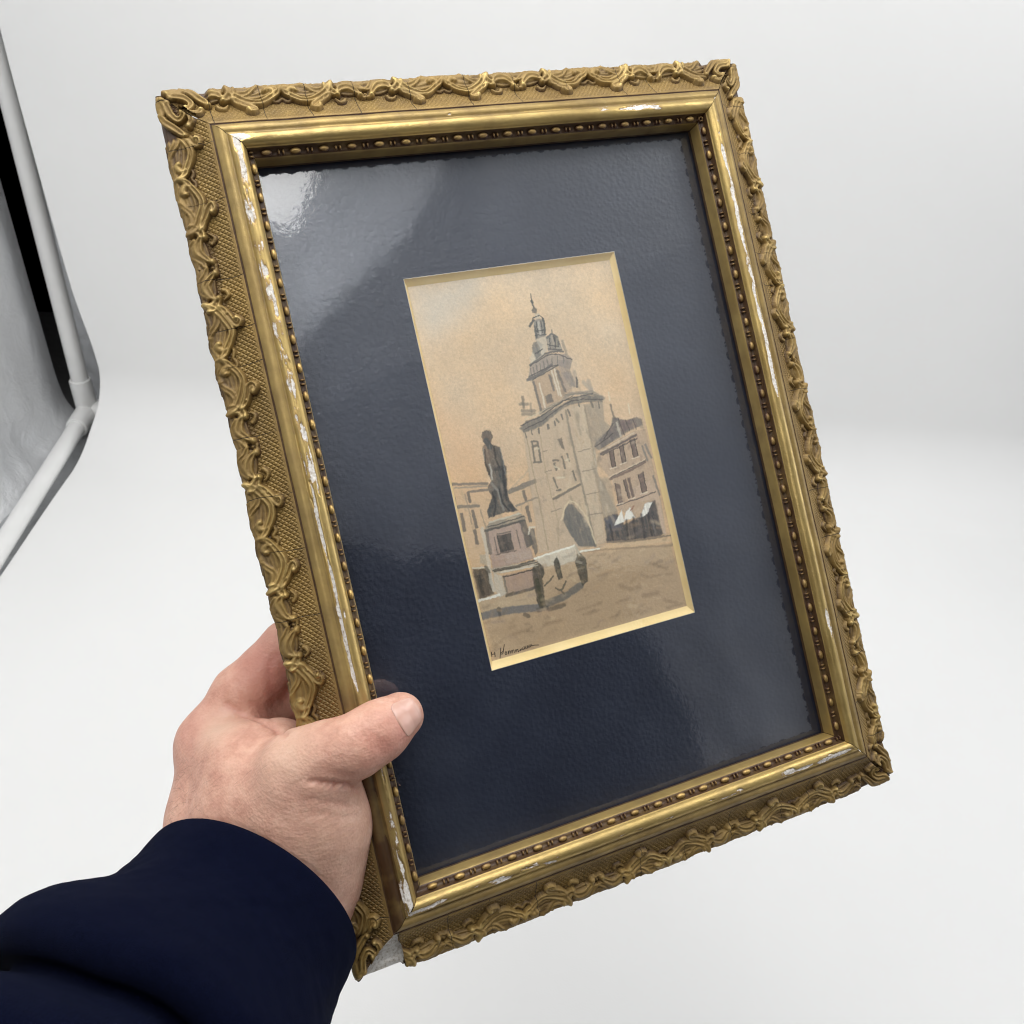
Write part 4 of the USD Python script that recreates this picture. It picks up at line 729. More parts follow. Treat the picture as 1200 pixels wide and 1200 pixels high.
('l','4f4541',0.16,0.7,0.3333333333333333,[26.49,-7.22,26.97,-14.88]),
('l','4f4541',0.16,0.7,0.3333333333333333,[33.37,-6.29,33.43,-13.9]),
('l','4f4541',0.16,0.7,0.3333333333333333,[35.76,-5.6,35.69,-13.2]),
('l','d8cab4',0.2,0.6,0.3333333333333333,[21.79,-1.64,24.73,-1.36]),
('l','d8cab4',0.2,0.6,0.3333333333333333,[26.61,-0.74,29.65,-0.41]),
('l','d8cab4',0.2,0.6,0.3333333333333333,[32.26,0.47,35.58,0.76]),
('l','d8cab4',0.2,0.6,0.3333333333333333,[21.4,-16.13,24.33,-15.95]),
('l','d8cab4',0.2,0.6,0.3333333333333333,[26.61,-15.27,29.72,-14.99]),
('l','d8cab4',0.2,0.6,0.3333333333333333,[32.51,-14.18,35.89,-13.71]),
('l','2f2f31',0.4,0.7,0.8888888888888888,[23.88,-22.92,22.9,-30.24]),
('l','2f2f31',0.4,0.7,0.8888888888888888,[27.21,-22.49,26.09,-30.38]),
('l','2f2f31',0.4,0.7,0.8888888888888888,[30.86,-22.12,30.2,-31.31]),
('l','2f2f31',0.4,0.7,0.8888888888888888,[34.09,-22.23,33.49,-31.17]),
('l','2f2f31',0.4,0.7,0.8888888888888888,[16.52,-23.04,16.38,-28.77]),
('l','9c8c78',0.3,0.55,0.4666666666666666,[-42.87,0.16,-43.47,-8.2]),
('l','9c8c78',0.3,0.55,0.4666666666666666,[-38.7,0.6,-38.59,-10.58]),
('l','9c8c78',0.3,0.55,0.4666666666666666,[-34.15,-6.28,-33.66,-12.98]),
('l','9c8c78',0.3,0.55,0.4666666666666666,[-43.4,-10.83,-43.28,-16.08]),
('l','5a554e',0.18,0.7,0.39999999999999997,[-32.68,-13.2,-25.98,-12.82,-17.71,-12.16]),
('l','5a554e',0.18,0.7,0.39999999999999997,[-34.22,-30.0,-25.27,-30.53,-16.69,-30.28]),
('l','5a554e',0.18,0.7,0.39999999999999997,[-31.05,-32.74,-25.12,-32.83,-18.02,-32.85]),
('l','6f665c',0.2,0.6,0.39999999999999997,[-31.26,-17.48,-31.28,-23.43]),
('l','6f665c',0.2,0.6,0.39999999999999997,[-22.02,-16.89,-21.86,-23.6]),
('l','6f665c',0.2,0.6,0.39999999999999997,[-32.09,-23.9,-23.76,-24.16]),
('l','6f665c',0.2,0.6,0.39999999999999997,[-30.01,-16.57,-24.42,-16.62]),
('l','343536',0.25,0.6,0.6666666666666666,[-27.31,15.45,-28.02,10.95,-27.61,6.23]),
('l','343536',0.25,0.6,0.6666666666666666,[-23.35,16.01,-23.88,10.8,-23.15,7.99]),
('l','343536',0.25,0.6,0.6666666666666666,[-21.96,7.09,-22.79,0.6,-23.2,-4.64]),
('l','343536',0.25,0.6,0.6666666666666666,[-28.06,-0.97,-27.62,-5.03,-29.33,-9.31]),
('l','343536',0.25,0.6,0.6666666666666666,[-25.1,-0.25,-24.96,-5.6,-22.97,-9.02]),
('l','8b8a85',0.2,0.55,0.39999999999999997,[-21.15,14.93,-21.02,9.57,-21.34,4.97]),
('l','8b8a85',0.2,0.55,0.39999999999999997,[-27.82,16.21,-28.2,11.65]),
('p','b9bdbb',8,0.42,0,[-41.54,81.16,-14.11,81.9,-20.37,70.06,-35.83,62.38,-40.61,66.36]),
('p','d6ad84',8,0.5,0,[-43.28,37.44,-25.71,17.79,-33.11,1.08,-43.38,8.1]),
]
SIGNATURE = [[-42.15,-58.91,-42.34,-60.43],[-42.28,-59.72,-40.94,-59.89],[-40.92,-59.23,-41.11,-60.89],[-38.24,-58.37,-38.72,-59.82,-39.35,-61.89],[-38.73,-60.15,-37.6,-59.63,-36.62,-57.42,-37.19,-58.92,-37.92,-60.53,-38.62,-60.57],[-36.57,-60.13,-37.03,-60.6,-36.9,-61.23,-36.35,-60.95,-36.46,-60.23],[-35.64,-60.15,-35.74,-61.28,-35.32,-60.4,-34.89,-60.35,-34.89,-61.24],[-34.33,-60.34,-34.35,-61.32,-33.93,-60.44,-33.44,-60.44,-33.46,-61.4],[-32.76,-60.49,-32.77,-61.42,-32.36,-60.6,-31.87,-60.6,-31.88,-61.52,-31.34,-61.14],[-30.86,-60.77,-30.88,-61.43,-30.43,-60.72],[-29.72,-60.41,-30.13,-60.96,-29.79,-61.28,-29.18,-60.78,-29.16,-60.12,-29.11,-61.07],[-28.4,-60.19,-28.71,-60.91,-28.12,-61.07,-27.69,-60.18,-27.67,-60.98],[-27.04,-60.12,-27.28,-60.82,-26.74,-60.9,-26.24,-60.0,-26.19,-60.68,-25.07,-60.74,-23.38,-61.12]]
PX0, PX1, PY0, PY1 = -.0434, .0432, -.0648, .0826
nx, ny = 470, 800
X, Y = np.meshgrid(np.linspace(PX0, PX1, nx), np.linspace(PY0, PY1, ny), indexing='ij')
xm, ym = X * 1000, Y * 1000
q3 = np.stack([xm, ym, 0 * xm], -1)
up = smooth01((ym + 30) / 110)[..., None]
col = srgb('ccae8c') * (1 - up) + srgb('d2bb9e') * up
col = col * (1 + .22 * (meshkit.fbm(q3 * .09, 4, 61)[..., None] - .5)) * (1 + .20 * (meshkit.fbm(q3 * 1.1, 3, 62)[..., None] - .5))
col = col * (1 + np.array([.07, 0, -.10]) * (meshkit.fbm(q3 * .06, 3, 66)[..., None] - .5) * 2)
wob = .55 * (meshkit.fbm(q3 * .7, 3, 63) - .5) + .34 * (meshkit.fbm(q3 * 2.4, 2, 74) - .5); wob2 = .55 * (meshkit.fbm(q3 * .7, 3, 64) - .5) + .34 * (meshkit.fbm(q3 * 2.4, 2, 75) - .5); flow = .6 * meshkit.fbm(q3 * .8, 3, 65) + .4 * meshkit.fbm(q3 * 3.0, 2, 68)
wx, wy = xm + wob, ym + wob2
xs1, ys1 = xm[:, 0], ym[0]
gran = (1 + .20 * (meshkit.fbm(q3 * 2.6, 3, 69) - .5) * (.5 + meshkit.fbm(q3 * .25, 2, 70)))[..., None]
streak = meshkit.fbm(np.stack([xm * 1.5 + ym * .06, ym * .22, 0 * xm], -1), 4, 73)
def flecks(n, poly, cols, dirs, ln, wd, al, seed):                        # small soft brush touches strewn over part of the picture
    r = np.random.default_rng(seed); p = shapely.polygons(poly); x0, y0, x1, y1 = p.bounds; out = []
    while len(out) < n:
        a = r.uniform((x0, y0), (x1, y1))
        if not shapely.contains_xy(p, *a): continue
        th = np.radians(r.choice(dirs) + r.normal(0, 12)); h_ = r.uniform(*ln) / 2; d_ = np.array([np.cos(th), np.sin(th)]) * h_; k = r.normal(0, .2, 2)
        out.append(('l', cols[r.integers(len(cols))], r.uniform(.5, 1.3), al * r.uniform(.4, 1.1), r.uniform(*wd), [*(a - d_), *(a + k), *(a + d_)]))
    return out
tower = [(-.5, 8), (2.5, -23), (19, -23), (21, 10), (16, 38), (13, 54), (8, 54), (6, 32)]
houses = [(20.5, -23), (40, -21), (40.5, 14), (28, 18), (21, 8)]
west = [(-42, -26), (-20, -26), (-12, -24), (0, -22), (-2, 6), (-40, 4)]
square = [(-42, -61), (40, -61), (40, -24), (-5, -26), (-40, -40)]
n0_ = 0
WASH = flecks(150, tower, ['8f877a', '9a8f80', 'd2c3aa', '7d766b', 'b59d80', 'c9b496'], [88, 92, 90, 84], (1.0, 5.0), (.3, 1.1), .42, 91) + flecks(90, houses, ['7d7068', '86736c', 'd0c0aa', '6f6762', 'a98d7c'], [85, 92, 14, 10], (.6, 2.6), (.25, .8), .42, 92) \
    + flecks(80, west, ['94877a', 'a3917c', 'd0bea2', '857a6c'], [90, 85, 3], (.8, 3.0), (.25, .8), .40, 93) + flecks(170, square, ['8a7862', '9b866c', 'cdb999', '75685a', '8d7f7a', 'b89a78'], [8, 14, 3, -4, 25, -15], (.8, 5.0), (.25, 1.0), .38, 94)
PIGMENT = PIGMENT + WASH + [p for p in PIGMENT if p[2] <= .3 and p[0] == 'l']          # the fine drawing goes over the washes again
for kind, c, blur, al, w, xy in PIGMENT:
    P = np.array(xy).reshape(-1, 2); pad = blur + w + .8
    i0, i1 = np.searchsorted(xs1, [P[:, 0].min() - pad, P[:, 0].max() + pad]); j0, j1 = np.searchsorted(ys1, [P[:, 1].min() - pad, P[:, 1].max() + pad])
    if i1 - i0 < 1 or j1 - j0 < 1: continue
    g = shapely.points(wx[i0:i1, j0:j1].ravel(), wy[i0:i1, j0:j1].ravel())
    if kind == 'p':
        poly = shapely.polygons(P).buffer(0); d = shapely.distance(poly.boundary, g) * np.where(shapely.contains(poly, g), 1, -1)
        a = smooth01(d / blur * .5 + .5)
    else:
        d = w / 2 - shapely.distance(shapely.linestrings(P), g); a = smooth01(d / max(blur * .8, .05) * .5 + .55)
    a = (a.reshape(i1 - i0, j1 - j0) * al * np.clip(.62 + .85 * flow[i0:i1, j0:j1], 0, 1))[..., None]
    if kind == 'p' and blur < 1: a = a * (.80 + .40 * streak[i0:i1, j0:j1, None])
    rim = 1 - .16 * np.exp(-(d.reshape(i1 - i0, j1 - j0) / .22) ** 2)[..., None] * (kind == 'p') * (blur < 1)
    col[i0:i1, j0:j1] = col[i0:i1, j0:j1] * (1 - a) + srgb(c) * rim * a
col = np.clip(col * gran * (.80 + .28 * np.clip(col.mean(-1, keepdims=True) / .4, 0, 1)), 0, .9)
paint_m = material('watercolour', {'w': ('attribute', {'attribute': 'pigment'}), 'g': ('texture_coordinate', {}), 'n': ('noise_texture', {'scale': 800.0, 'detail': 3}), 'b': ('bump', {'strength': .4, 'distance': .0004}), 'p': ('principled_bsdf', {'roughness': .6, 'specular_ior_level': .2})},
    [('w.color', 'p.base_color'), ('g.object', 'n.vector'), ('n.fac', 'b.height'), ('b.normal', 'p.normal')])
pz = MZ - BD - .0001
pic = obj('watercolour_sheet', (np.stack([X, Y, np.full(X.shape, pz)], -1).reshape(-1, 3), grid_faces(nx, ny)), paint_m, fp, colors={'pigment': col.reshape(-1, 3)})
ink_m = material('brown_ink', {'p': ('principled_bsdf', {'base_color': (.045, .030, .020), 'roughness': .7})})
strokes = shapely.union_all([LineString(catmull(np.array(s).reshape(-1, 2), 6)).buffer(.17 if i < 3 else .145) for i, s in enumerate(SIGNATURE)])
sg = trimesh.util.concatenate([trimesh.creation.extrude_polygon(g, .02, engine='earcut') for g in getattr(strokes, 'geoms', [strokes])])
sg.apply_scale(.001); sg.apply_translation([0, 0, pz + .00001])
obj('signature', sg, ink_m, pic)

# ------------------------------------------------------------------ the person: a left hand gripping the frame's left rail, in a navy sleeve
# worked out in camera-space millimetres (x right, y down, z ahead), then placed in the world
def J(px, py, z, r): return np.r_[at(px, py, z / 1000.) * 1000, r]
ARM = np.array([.324, -.479, .813]); ARM /= np.linalg.norm(ARM)             # elbow -> hand
wr = [J(268, 1040, 311, 21.5), J(298, 1052, 312, 23), J(336, 1068, 314, 20)]
def back_along(j, d, dr): q = j.copy(); q[:3] -= ARM * d; q[3] += dr; return q
PALM = [(wr[0], back_along(wr[0], 75, 3)), (wr[1], back_along(wr[1], 75, 4)), (wr[2], back_along(wr[2], 75, 4)),
    (wr[0], J(262, 965, 322, 18.5)), (J(262, 965, 322, 18.5), J(249, 872, 333, 12.0)),                          # index metacarpal
    (wr[1], J(282, 895, 348, 12.5)), (wr[1], J(308, 925, 358, 12)), (wr[2], J(338, 955, 364, 11)),               # the other three
    (wr[1], J(310, 955, 314, 20)), (J(310, 955, 314, 20), J(300, 905, 316, 15.5)), (J(300, 905, 316, 15.5), J(262, 880, 328, 13)),   # first web
    (J(310, 955, 314, 20), J(352, 905, 298, 13.2)), (wr[2], J(372, 968, 304, 15.0)), (J(372, 968, 304, 15.0), J(372, 915, 297, 13.0)), (wr[2], J(362, 1020, 308, 16)), (J(310, 955, 314, 20), J(352, 950, 303, 16.5)), (J(352, 950, 303, 16.5), J(335, 1030, 308, 19)), (J(362, 1020, 308, 16), J(374, 968, 304, 15)),
    (J(305, 900, 318, 13), J(335, 872, 318, 7.5)), (J(268, 880, 338, 13), J(300, 838, 345, 10.5)), (J(300, 838, 345, 10.5), J(325, 812, 348, 8.5))]
FINGERS = [[J(249, 872, 333, 12.0), J(283, 813, 336, 10.6), J(338, 757, 338, 9.6), J(405, 775, 346, 8.6), J(452, 795, 350, 7.8)],
    [J(282, 895, 348, 12.0), J(318, 850, 352, 10.2), J(362, 812, 352, 9.8), J(430, 832, 351, 8.8), J(478, 850, 352, 8.0)],
    [J(308, 925, 358, 11.5), J(345, 893, 361, 9.6), J(388, 868, 358, 9.2), J(448, 888, 353, 8.3), J(492, 903, 353, 7.6)],
    [J(338, 955, 364, 10.5), J(372, 938, 366, 8.6), J(408, 926, 362, 8.2), J(455, 940, 355, 7.4), J(488, 950, 354, 6.8)]]
THUMB = [J(352, 905, 298, 13.4), J(385, 886, 294, 11.0), J(417, 874, 292, 9.8), J(445, 856, 294.5, 9.3), J(469, 838.5, 299, 7.7)]
def cone(P, a, b):                                                        # signed distance to the hull of two balls
    pa, ba = P - a[:3], b[:3] - a[:3]; L = ba @ ba
    t = np.clip((pa @ ba) / L, 0, 1)
    return np.linalg.norm(pa - t[:, None] * ba, axis=1) - (a[3] + (b[3] - a[3]) * t)
def smin(a, b, k):
    h = np.clip(.5 + .5 * (b - a) / k, 0, 1); return b * (1 - h) + a * h - k * h * (1 - h)
def chain(P, js, k=2.0):
    d = None
    for a, b in zip(js[:-1], js[1:]):
        e = cone(P, a, b); d = e if d is None else smin(d, e, k)
    return d
def hand_field(P):
    d = None
    for a, b in PALM:
        e = cone(P, a, b); d = e if d is None else smin(d, e, 9.0)
    fing = None
    for js in FINGERS:
        e = chain(P, js, 3.0); fing = e if fing is None else np.minimum(fing, e)
    d = smin(d, fing, 5.0)
    th = chain(P, THUMB, 4.0)
    return smin(d, th, 4.5)
CREASES = [([(426, 928), (408, 925), (390, 921), (366, 921)], 1.1, .85), ([(424, 942), (400, 944), (366, 940)], .30, 1.0), ([(424, 954), (398, 957), (370, 954)], .25, 1.0), ([(414, 914), (400, 914), (376, 908), (345, 915)], .25, 1.4),
    ([(268, 822), (290, 834), (312, 842), (334, 856)], .7, 1.3), ([(300, 826), (318, 838), (330, 850)], .35, 1.0), ([(430, 858), (440, 870), (452, 884)], .30, 1.0), ([(436, 852), (447, 866), (458, 880)], .30, 1.0), ([(372, 1036), (330, 1030), (300, 1026)], .25, 1.4), ([(318, 770), (322, 800), (326, 830)], .35, 1.4),
    ([(402, 868), (410, 880), (420, 898)], .22, 1.6), ([(350, 940), (330, 920), (315, 900)], .25, 2.2)]
def surface_nets(F, lo, h):                                               # iso-surface of a sampled field, one vertex per crossed cell
    n = np.array(F.shape); s = F < 0
    cell = np.zeros(n - 1, bool); tot = np.zeros(n - 1, np.int8)
    for o in np.ndindex(2, 2, 2): tot += s[o[0]:n[0] - 1 + o[0], o[1]:n[1] - 1 + o[1], o[2]:n[2] - 1 + o[2]]
    cell = (tot > 0) & (tot < 8); idx = np.full(cell.shape, -1); ci = np.argwhere(cell); idx[tuple(ci.T)] = np.arange(len(ci))
    acc = np.zeros((len(ci), 3)); cnt = np.zeros(len(ci)); cor = [np.array(o) for o in np.ndindex(2, 2, 2)]
    for a in cor:
        for ax in range(3):
            if a[ax]: continue
            b = a.copy(); b[ax] = 1
            fa, fb = F[tuple((ci + a).T)], F[tuple((ci + b).T)]; m = (fa < 0) != (fb < 0)
            t = np.where(m, fa / np.where(m, fa - fb, 1), 0); p = ci + a + 0.; p[:, ax] += t
            acc[m] += p[m]; cnt[m] += 1
    V = lo + h * acc / cnt[:, None]; Q = []
    for ax in range(3):
        sl0 = [slice(None)] * 3; sl1 = [slice(None)] * 3; sl0[ax] = slice(0, -1); sl1[ax] = slice(1, None)
        A, B = s[tuple(sl0)], s[tuple(sl1)]; e = np.argwhere(A != B); b, c = [(1, 2), (2, 0), (0, 1)][ax]
        e = e[(e[:, b] > 0) & (e[:, c] > 0) & (e[:, b] < n[b] - 1) & (e[:, c] < n[c] - 1)]
        def at_(db, dc):
            k = e.copy(); k[:, b] += db; k[:, c] += dc; return idx[tuple(k.T)]
        q = np.stack([at_(-1, -1), at_(0, -1), at_(0, 0), at_(-1, 0)], 1); fl = ~A[tuple(e.T)]; q[fl] = q[fl][:, ::-1]; Q.append(q)
    Q = np.vstack(Q); return V, np.vstack([Q[:, [0, 1, 2]], Q[:, [0, 2, 3]]])
allj = np.array([j for ab in PALM for j in ab] + [j for c in FINGERS + [THUMB] for j in c])
lo = (allj[:, :3] - allj[:, 3:]).min(0) - 4; hi = (allj[:, :3] + allj[:, 3:]).max(0) + 4
cut = at(150, 1270, .285) * 1000
hstep = .85
ax = [np.arange(a, b, hstep) for a, b in zip(lo, hi)]
Fv = np.full([len(a) for a in ax], 50.0)
CH = 12                                                                   # coarse pass first, fine values only near the surface
gc = np.stack(np.meshgrid(*[a[::4] for a in ax], indexing='ij'), -1); dc = hand_field(gc.reshape(-1, 3)).reshape(gc.shape[:3])
from scipy.ndimage import zoom as nd_zoom
ii = np.stack(np.meshgrid(*[np.minimum(np.arange(len(a)) // 4, (len(a) - 1) // 4) for a in ax], indexing='ij'), -1)
Fv = dc[tuple(np.moveaxis(ii, -1, 0))]
near = np.abs(Fv) < 11
P = np.stack(np.meshgrid(*ax, indexing='ij'), -1)[near]
Fv = Fv.copy(); Fv[near] = hand_field(P)
hv, hf = surface_nets(Fv, lo, hstep)
hm = trimesh.Trimesh(hv, hf, process=False)
big = max(trimesh.graph.connected_components(hm.face_adjacency, min_len=1), key=len); hf = hf[big]; used = np.unique(hf); rm_ = np.full(len(hv), -1); rm_[used] = np.arange(len(used)); hv = hv[used]; hf = rm_[hf]
hm = trimesh.Trimesh(hv, hf, process=False)
trimesh.smoothing.filter_taubin(hm, lamb=.5, nu=.53, iterations=22)
hv = np.array(hm.vertices); nrm = np.array(hm.vertex_normals)
if hm.volume < 0: hf = hf[:, ::-1]; nrm = -nrm
from scipy.spatial import cKDTree
pix = 600 + FPX * hv[:, :2] / hv[:, 2:]; facing = (nrm * hv).sum(1) < 0
fi = np.nonzero(facing)[0]; ptree = cKDTree(pix[fi])
def skin_at(px, py):                                                      # index of the foremost skin point seen there
    k = fi[ptree.query_ball_point((px, py), 6.0)]
    return k[np.argmin(hv[k, 2])] if len(k) else fi[ptree.query((px, py))[1]]
def groove(pts, depth, w):                                                # a skin crease along a polyline on the surface
    L = hv[[skin_at(x, y) for x, y in catmull(np.array(pts, float), 8)]]; d = np.full(len(hv), 99.)
    for a, b in zip(L[:-1], L[1:]):
        ab = b - a; t = np.clip((hv - a) @ ab / (ab @ ab + 1e-9), 0, 1); d = np.minimum(d, np.linalg.norm(hv - a - t[:, None] * ab, axis=1))
    return depth * np.exp(-(d / w) ** 2)
dsp = np.zeros(len(hv)); line = np.zeros(len(hv))
for pts, depth, w in CREASES:
    g_ = groove(pts, depth, w); dsp -= g_; line = np.maximum(line, g_ / depth * min(1, depth / .9))
dsp += .55 * (meshkit.fbm(hv * .07, 3, 71) - .5) + .18 * (meshkit.fbm(hv * .3, 3, 72) - .5)
dsp += 1.0 * np.exp(-(np.linalg.norm(hv - hv[skin_at(236, 866)], axis=1) / 9) ** 2)                  # knuckle
hv = hv + nrm * dsp[:, None]
def blotch(px, py, z, r): return np.exp(-(np.linalg.norm(hv - hv[skin_at(px, py)], axis=1) / r) ** 2)
pink = .75 * blotch(318, 790, 326, 13) + .6 * blotch(485, 850, 293, 8) + .5 * blotch(226, 850, 325, 13) + .35 * blotch(350, 925, 289, 16) + .35 * blotch(300, 745, 330, 10) + .5 * blotch(462, 880, 292, 8) + .5 * np.clip(line, 0, 1)
pale = .6 * blotch(255, 850, 318, 9) + .5 * blotch(330, 880, 300, 14) + .35 * blotch(400, 990, 292, 22)
skin_m = material('skin', {
    'g': ('geometry', {}), 'n': ('noise_texture', {'scale': 110.0, 'detail': 6, 'roughness': .68}), 'nb': ('noise_texture', {'scale': 330.0, 'detail': 3}), 't': ('attribute', {'attribute': 'tone'}), 'ts': ('separate_color', {}),
    'r': ('rgb_ramp', {'ramp': [(.28, (.48, .235, .17)), (.5, (.62, .345, .255)), (.72, (.70, .44, .335))]}), 'r2': ('rgb_ramp', {'ramp': [(.35, (.95, .93, .92)), (.65, (1.04, 1.05, 1.06))]}), 'm0': ('mix_color', {'blend_type': 'multiply', 'fac': 1.0}),
    'm1': ('mix_color', {'b': (.56, .255, .20)}), 'm2': ('mix_color', {'b': (.64, .46, .34)}), 'v': ('voronoi_texture', {'scale': 900.0}), 'v2': ('noise_texture', {'scale': 1500.0, 'detail': 2}), 'b': ('bump', {'strength': .38, 'distance': .0003}), 'b2': ('bump', {'strength': .25, 'distance': .0002}),
    'mp': ('mapping', {'scale': (1, 1, 5)}), 'fw': ('noise_texture', {'scale': 120.0, 'detail': 4, 'roughness': .65}), 'b3': ('bump', {'strength': .34, 'distance': .0008}),
    'p': ('principled_bsdf', {'roughness': .46, 'specular_ior_level': .42, 'subsurface_weight': .15, 'subsurface_scale': .003, 'subsurface_radius': (1, .35, .2)})},
    [('g.position', 'n.vector'), ('g.position', 'nb.vector'), ('g.position', 'v.vector'), ('g.position', 'v2.vector'), ('g.position', 'mp.vector'), ('mp.vector', 'fw.vector'), ('n.fac', 'r.fac'), ('nb.fac', 'r2.fac'), ('r.color', 'm0.a'), ('r2.color', 'm0.b'), ('t.color', 'ts.color'),
     ('m0.result', 'm1.a'), ('ts.r', 'm1.fac'), ('m1.result', 'm2.a'), ('ts.g', 'm2.fac'), ('m2.result', 'p.base_color'), ('fw.fac', 'b3.height'), ('v.distance', 'b.height'), ('b3.normal', 'b.normal'), ('v2.fac', 'b2.height'), ('b.normal', 'b2.normal'), ('b2.normal', 'p.normal')])
person = thing('person', 'left hand in a navy sweatshirt sleeve, thumb in front, gripping the gilt frame', 'person')
obj('hand', (eye(hv / 1000), hf), skin_m, person, smooth=True, colors={'tone': np.c_[np.clip(pink, 0, 1), np.clip(pale, 0, 1), np.zeros(len(hv))]})

# thumbnail, laid on the skin
tip, ip = THUMB[-1][:3], THUMB[-3][:3]; ax_t = (tip - ip) / np.linalg.norm(tip - ip)
nn = np.array([.30, -.10, -1.0]); nn -= (nn @ ax_t) * ax_t; nn /= np.linalg.norm(nn); bx = np.cross(nn, ax_t)
nu_, nv_ = 34, 34
gu, gv = np.meshgrid(np.linspace(-1, 1, nu_), np.linspace(-1, 1, nv_), indexing='ij')
u_ = -4.2 + (gu + 1) * 5.2 * (1 - .12 * gv**2 * (gu > 0)) + .9 * gv**2 * (gu < 0) * -gu; phi = gv * .82 * np.sqrt(1 - .55 * np.clip(-gu, 0, 1) ** 3)
psi = np.clip(u_, 0, 9) / 8.5                                              # beyond the fingertip's centre the nail bends over the end
o_ = tip + np.minimum(u_, 0)[..., None] * ax_t
dr = (nn * np.cos(phi)[..., None] + bx * np.sin(phi)[..., None]) * np.cos(psi)[..., None] + ax_t * np.sin(psi)[..., None]
dr = dr.reshape(-1, 3); pts = o_.reshape(-1, 3) + dr * 13
for _ in range(50): pts = pts - dr * (hand_field(pts) * .7)[:, None].clip(-2, 2)
nn_ = dr
e = np.maximum(np.abs(gu), np.abs(gv)).ravel(); lift = np.where((gu.ravel() > .72) & (np.abs(gv.ravel()) < .86), .42, .75 * smooth01((1 - e) / .16) - .40)
pts = pts + dr * lift[:, None]
nail_m = material('thumbnail_keratin', {'g': ('geometry', {}), 'n': ('noise_texture', {'scale': 200.0}), 'r': ('rgb_ramp', {'ramp': [(.3, (.60, .335, .265)), (.7, (.67, .41, .335))]}), 'p': ('principled_bsdf', {'roughness': .24, 'specular_ior_level': .55, 'subsurface_weight': .15, 'subsurface_scale': .002})}, [('g.position', 'n.vector'), ('n.fac', 'r.fac'), ('r.color', 'p.base_color')])
nf = grid_faces(nu_, nv_); ptw = eye(pts / 1000); t0 = np.cross(ptw[nf[:, 1]] - ptw[nf[:, 0]], ptw[nf[:, 2]] - ptw[nf[:, 0]]).sum(0)
if t0 @ (C2W @ nn) < 0: nf = nf[:, ::-1]
obj('thumbnail', (ptw, nf), nail_m, person, smooth=True)

# fine hairs at the wrist
hr = np.random.default_rng(5); cur = []
for k in range(70):
    py = hr.uniform(885, 985)
    px = np.interp(py, [860, 900, 950, 985], [214, 206, 198, 196]) + (hr.exponential(10) if k % 3 else hr.uniform(0, 120))
    i = skin_at(px, py); p0, n0 = hv[i], nrm[i]
    t = np.array([-.5, hr.normal(.1, .5), -.1]); t = t - (t @ n0) * n0; t /= np.linalg.norm(t) + 1e-9; ln = hr.uniform(1.6, 4.2)
    q = np.linspace(0, 1, 5)[:, None]; cur.append(eye((p0 + n0 * (.05 + .6 * ln * q * (1 - .5 * q)) + t * ln * q) / 1000))
hair_m = material('brown_hair', {'p': ('principled_bsdf', {'base_color': (.06, .035, .02), 'roughness': .5})})
bc = UsdGeom.BasisCurves.Define(stage, str(person.GetPath()) + '/arm_hair'); bc.CreateTypeAttr('linear')
bc.CreatePointsAttr(Vt.Vec3fArray.FromNumpy(np.vstack(cur).astype(np.float32))); bc.CreateCurveVertexCountsAttr(Vt.IntArray.FromNumpy(np.full(len(cur), 5, np.int32)))
bc.CreateWidthsAttr(Vt.FloatArray.FromNumpy(np.tile(np.linspace(.00005, .00002, 5), len(cur)).astype(np.float32))); bc.SetWidthsInterpolation('vertex')
UsdShade.MaterialBindingAPI.Apply(bc.GetPrim()).Bind(hair_m); tag(bc, kind='stuff')

# sleeve: cuff with a rolled rim, then the body of the sleeve blousing over it in a deep fold
O = at(297, 1056, .303) * 1000
e1 = np.cross(ARM, [0, 0, 1.]); e1 /= np.linalg.norm(e1); e2 = np.cross(ARM, e1)
ns, nt = 260, 220
SP = np.array([(6, 33), (2.0, 36.0), (-.2, 37.6), (-.4, 38.6), (1.2, 39.6), (5, 40.0), (14, 40.8), (23, 42.6), (31, 46.0), (38, 50.4), (43, 53.4), (47.5, 54.8), (51, 54.0), (53.5, 51.0), (54.2, 47.5), (53.2, 44.4), (53.5, 42.5), (56, 42.8), (60, 46), (66, 50.5), (76, 55), (95, 58.5), (130, 62), (170, 64)], float)
sp = catmull(SP, 14); d_ = np.r_[0, np.cumsum(np.linalg.norm(np.diff(sp, axis=0), axis=1))]; aa = np.linspace(0, d_[-1], ns)
sx, sr = np.interp(aa, d_, sp[:, 0]), np.interp(aa, d_, sp[:, 1])
th = np.linspace(0, 2 * np.pi, nt, endpoint=False)
SX, TH = np.meshgrid(sx, th, indexing='ij'); SR = np.broadcast_to(sr[:, None], SX.shape).copy()
cs, sn = np.cos(TH), np.sin(TH)
q = np.stack([cs * 2.2, sn * 2.2, SX * .045], -1)
wr1 = meshkit.fbm(q, 4, 81) - .5; past = smooth01((SX - 30) / 30); body = smooth01((SX - 58) / 10)
SR = SR + 1.2 * (meshkit.fbm(np.stack([cs * 6, sn * 6, SX * .16 + 3], -1), 3, 87) - .5) * smooth01((SX - 4) / 8) + 3.0 * wr1 * smooth01((SX - 2) / 10) + 6.0 * (meshkit.fbm(np.stack([cs * 1.1, sn * 1.1, SX * .03 + 4], -1), 3, 83) - .5) * past
SX2 = SX + 9.0 * (meshkit.fbm(np.stack([cs * .9, sn * .9, 0 * cs + 2], -1), 2, 85) - .5) * smooth01((SX - 20) / 25) + 12 * np.sin(TH - .6) * smooth01((SX - 25) / 20) * .6 + 7 * np.clip(cs, 0, 1) ** 2 * smooth01((SX - 36) / 16)
SR = SR + body * 4.0 * np.sin(SX2 * .16 + 2.0 * np.sin(TH)) * np.exp(-np.maximum(SX2 - 62, 0) / 60) * smooth01((SX2 - 58) / 10)
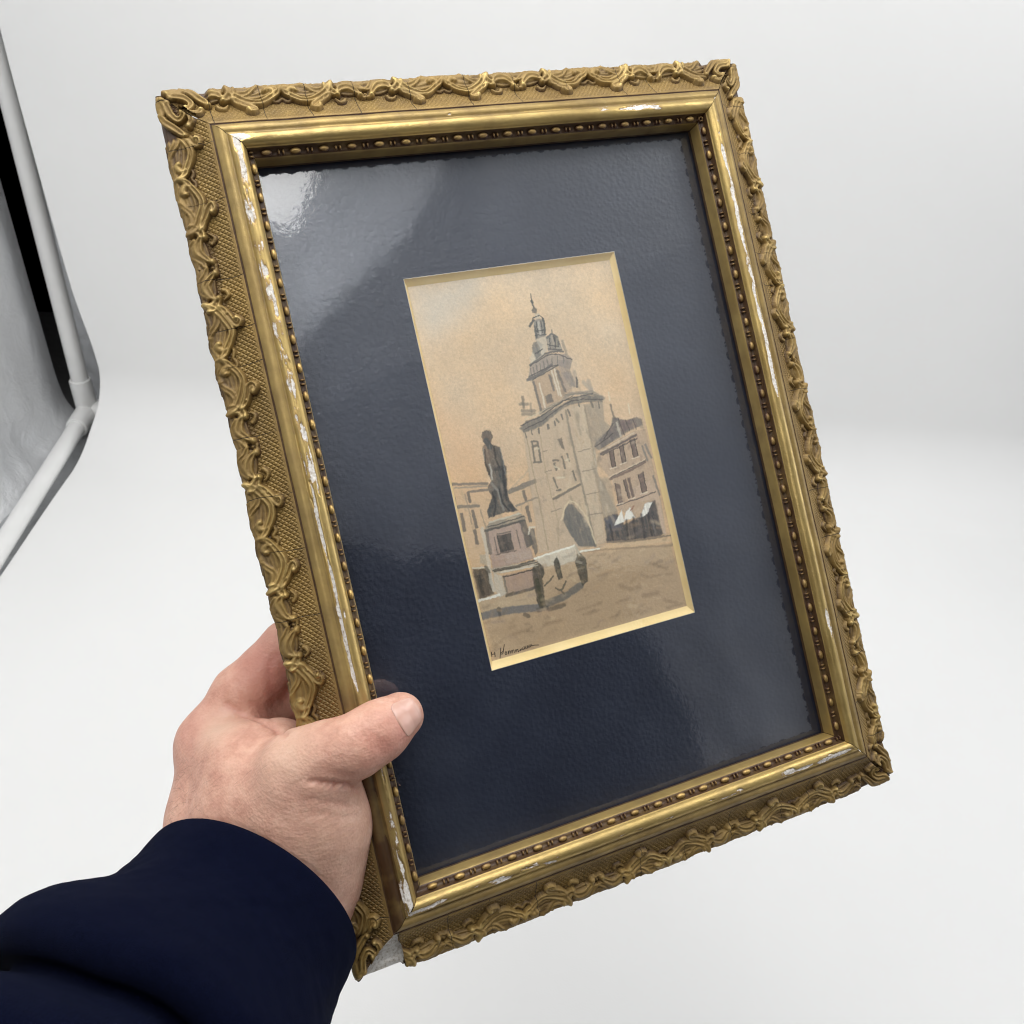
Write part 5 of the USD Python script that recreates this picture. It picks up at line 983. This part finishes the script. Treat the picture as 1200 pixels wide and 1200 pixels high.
SR = SR + (4.5 * smooth01((SX - 14) / 32) + 8 * smooth01((SX - 54) / 14)) * np.clip(.5 + .5 * cs, 0, 1) ** 2
Pw = O - ARM * SX2[..., None] + e1 * (SR * cs)[..., None] * 1.0 + e2 * (SR * sn)[..., None] * .94
i, j = np.meshgrid(np.arange(ns - 1), np.arange(nt), indexing='ij'); A_ = i * nt + j; B_ = i * nt + (j + 1) % nt
sf = np.vstack([np.stack([A_, B_, B_ + nt], -1).reshape(-1, 3), np.stack([A_, B_ + nt, A_ + nt], -1).reshape(-1, 3)])
suv = np.stack([TH / (2 * np.pi), np.broadcast_to(aa[:, None], TH.shape)], -1).reshape(-1, 2)
cloth_m = material('navy_sweatshirt_cloth', {
    'g': ('geometry', {}), 'n': ('noise_texture', {'scale': 1600.0, 'detail': 4, 'roughness': .8}), 'r': ('rgb_ramp', {'ramp': [(.3, (.0009, .0018, .0090)), (.7, (.0026, .0044, .0190))]}), 'uv': ('texture_coordinate', {}), 'sx': ('separate_xyz', {}),
    'm': ('math', {'math_type': 'multiply', 'value2': 1900.0}), 's': ('math', {'math_type': 'sine'}), 'f': ('noise_texture', {'scale': 4200.0, 'detail': 2}), 'b': ('bump', {'strength': .12, 'distance': .0003}), 'b2': ('bump', {'strength': .9, 'distance': .0006}),
    'p': ('principled_bsdf', {'roughness': .95, 'specular_ior_level': .06, 'sheen_weight': .02, 'sheen_roughness': .5, 'sheen_tint': (.35, .45, .9)})},
    [('g.position', 'n.vector'), ('g.position', 'f.vector'), ('n.fac', 'r.fac'), ('r.color', 'p.base_color'), ('uv.UV', 'sx.vector'), ('sx.x', 'm.value1'), ('m.value', 's.value1'), ('s.value', 'b.height'), ('f.fac', 'b2.height'), ('b.normal', 'b2.normal'), ('b2.normal', 'p.normal')])
sm = trimesh.Trimesh(eye(Pw.reshape(-1, 3) / 1000), sf, process=False)
c0 = eye(O / 1000)
if ((sm.triangles_center - sm.vertices.mean(0)) * sm.face_normals).sum() < 0: sf = sf[:, ::-1]
obj('sleeve', (np.array(sm.vertices), sf), cloth_m, person, smooth=True, uv=suv)
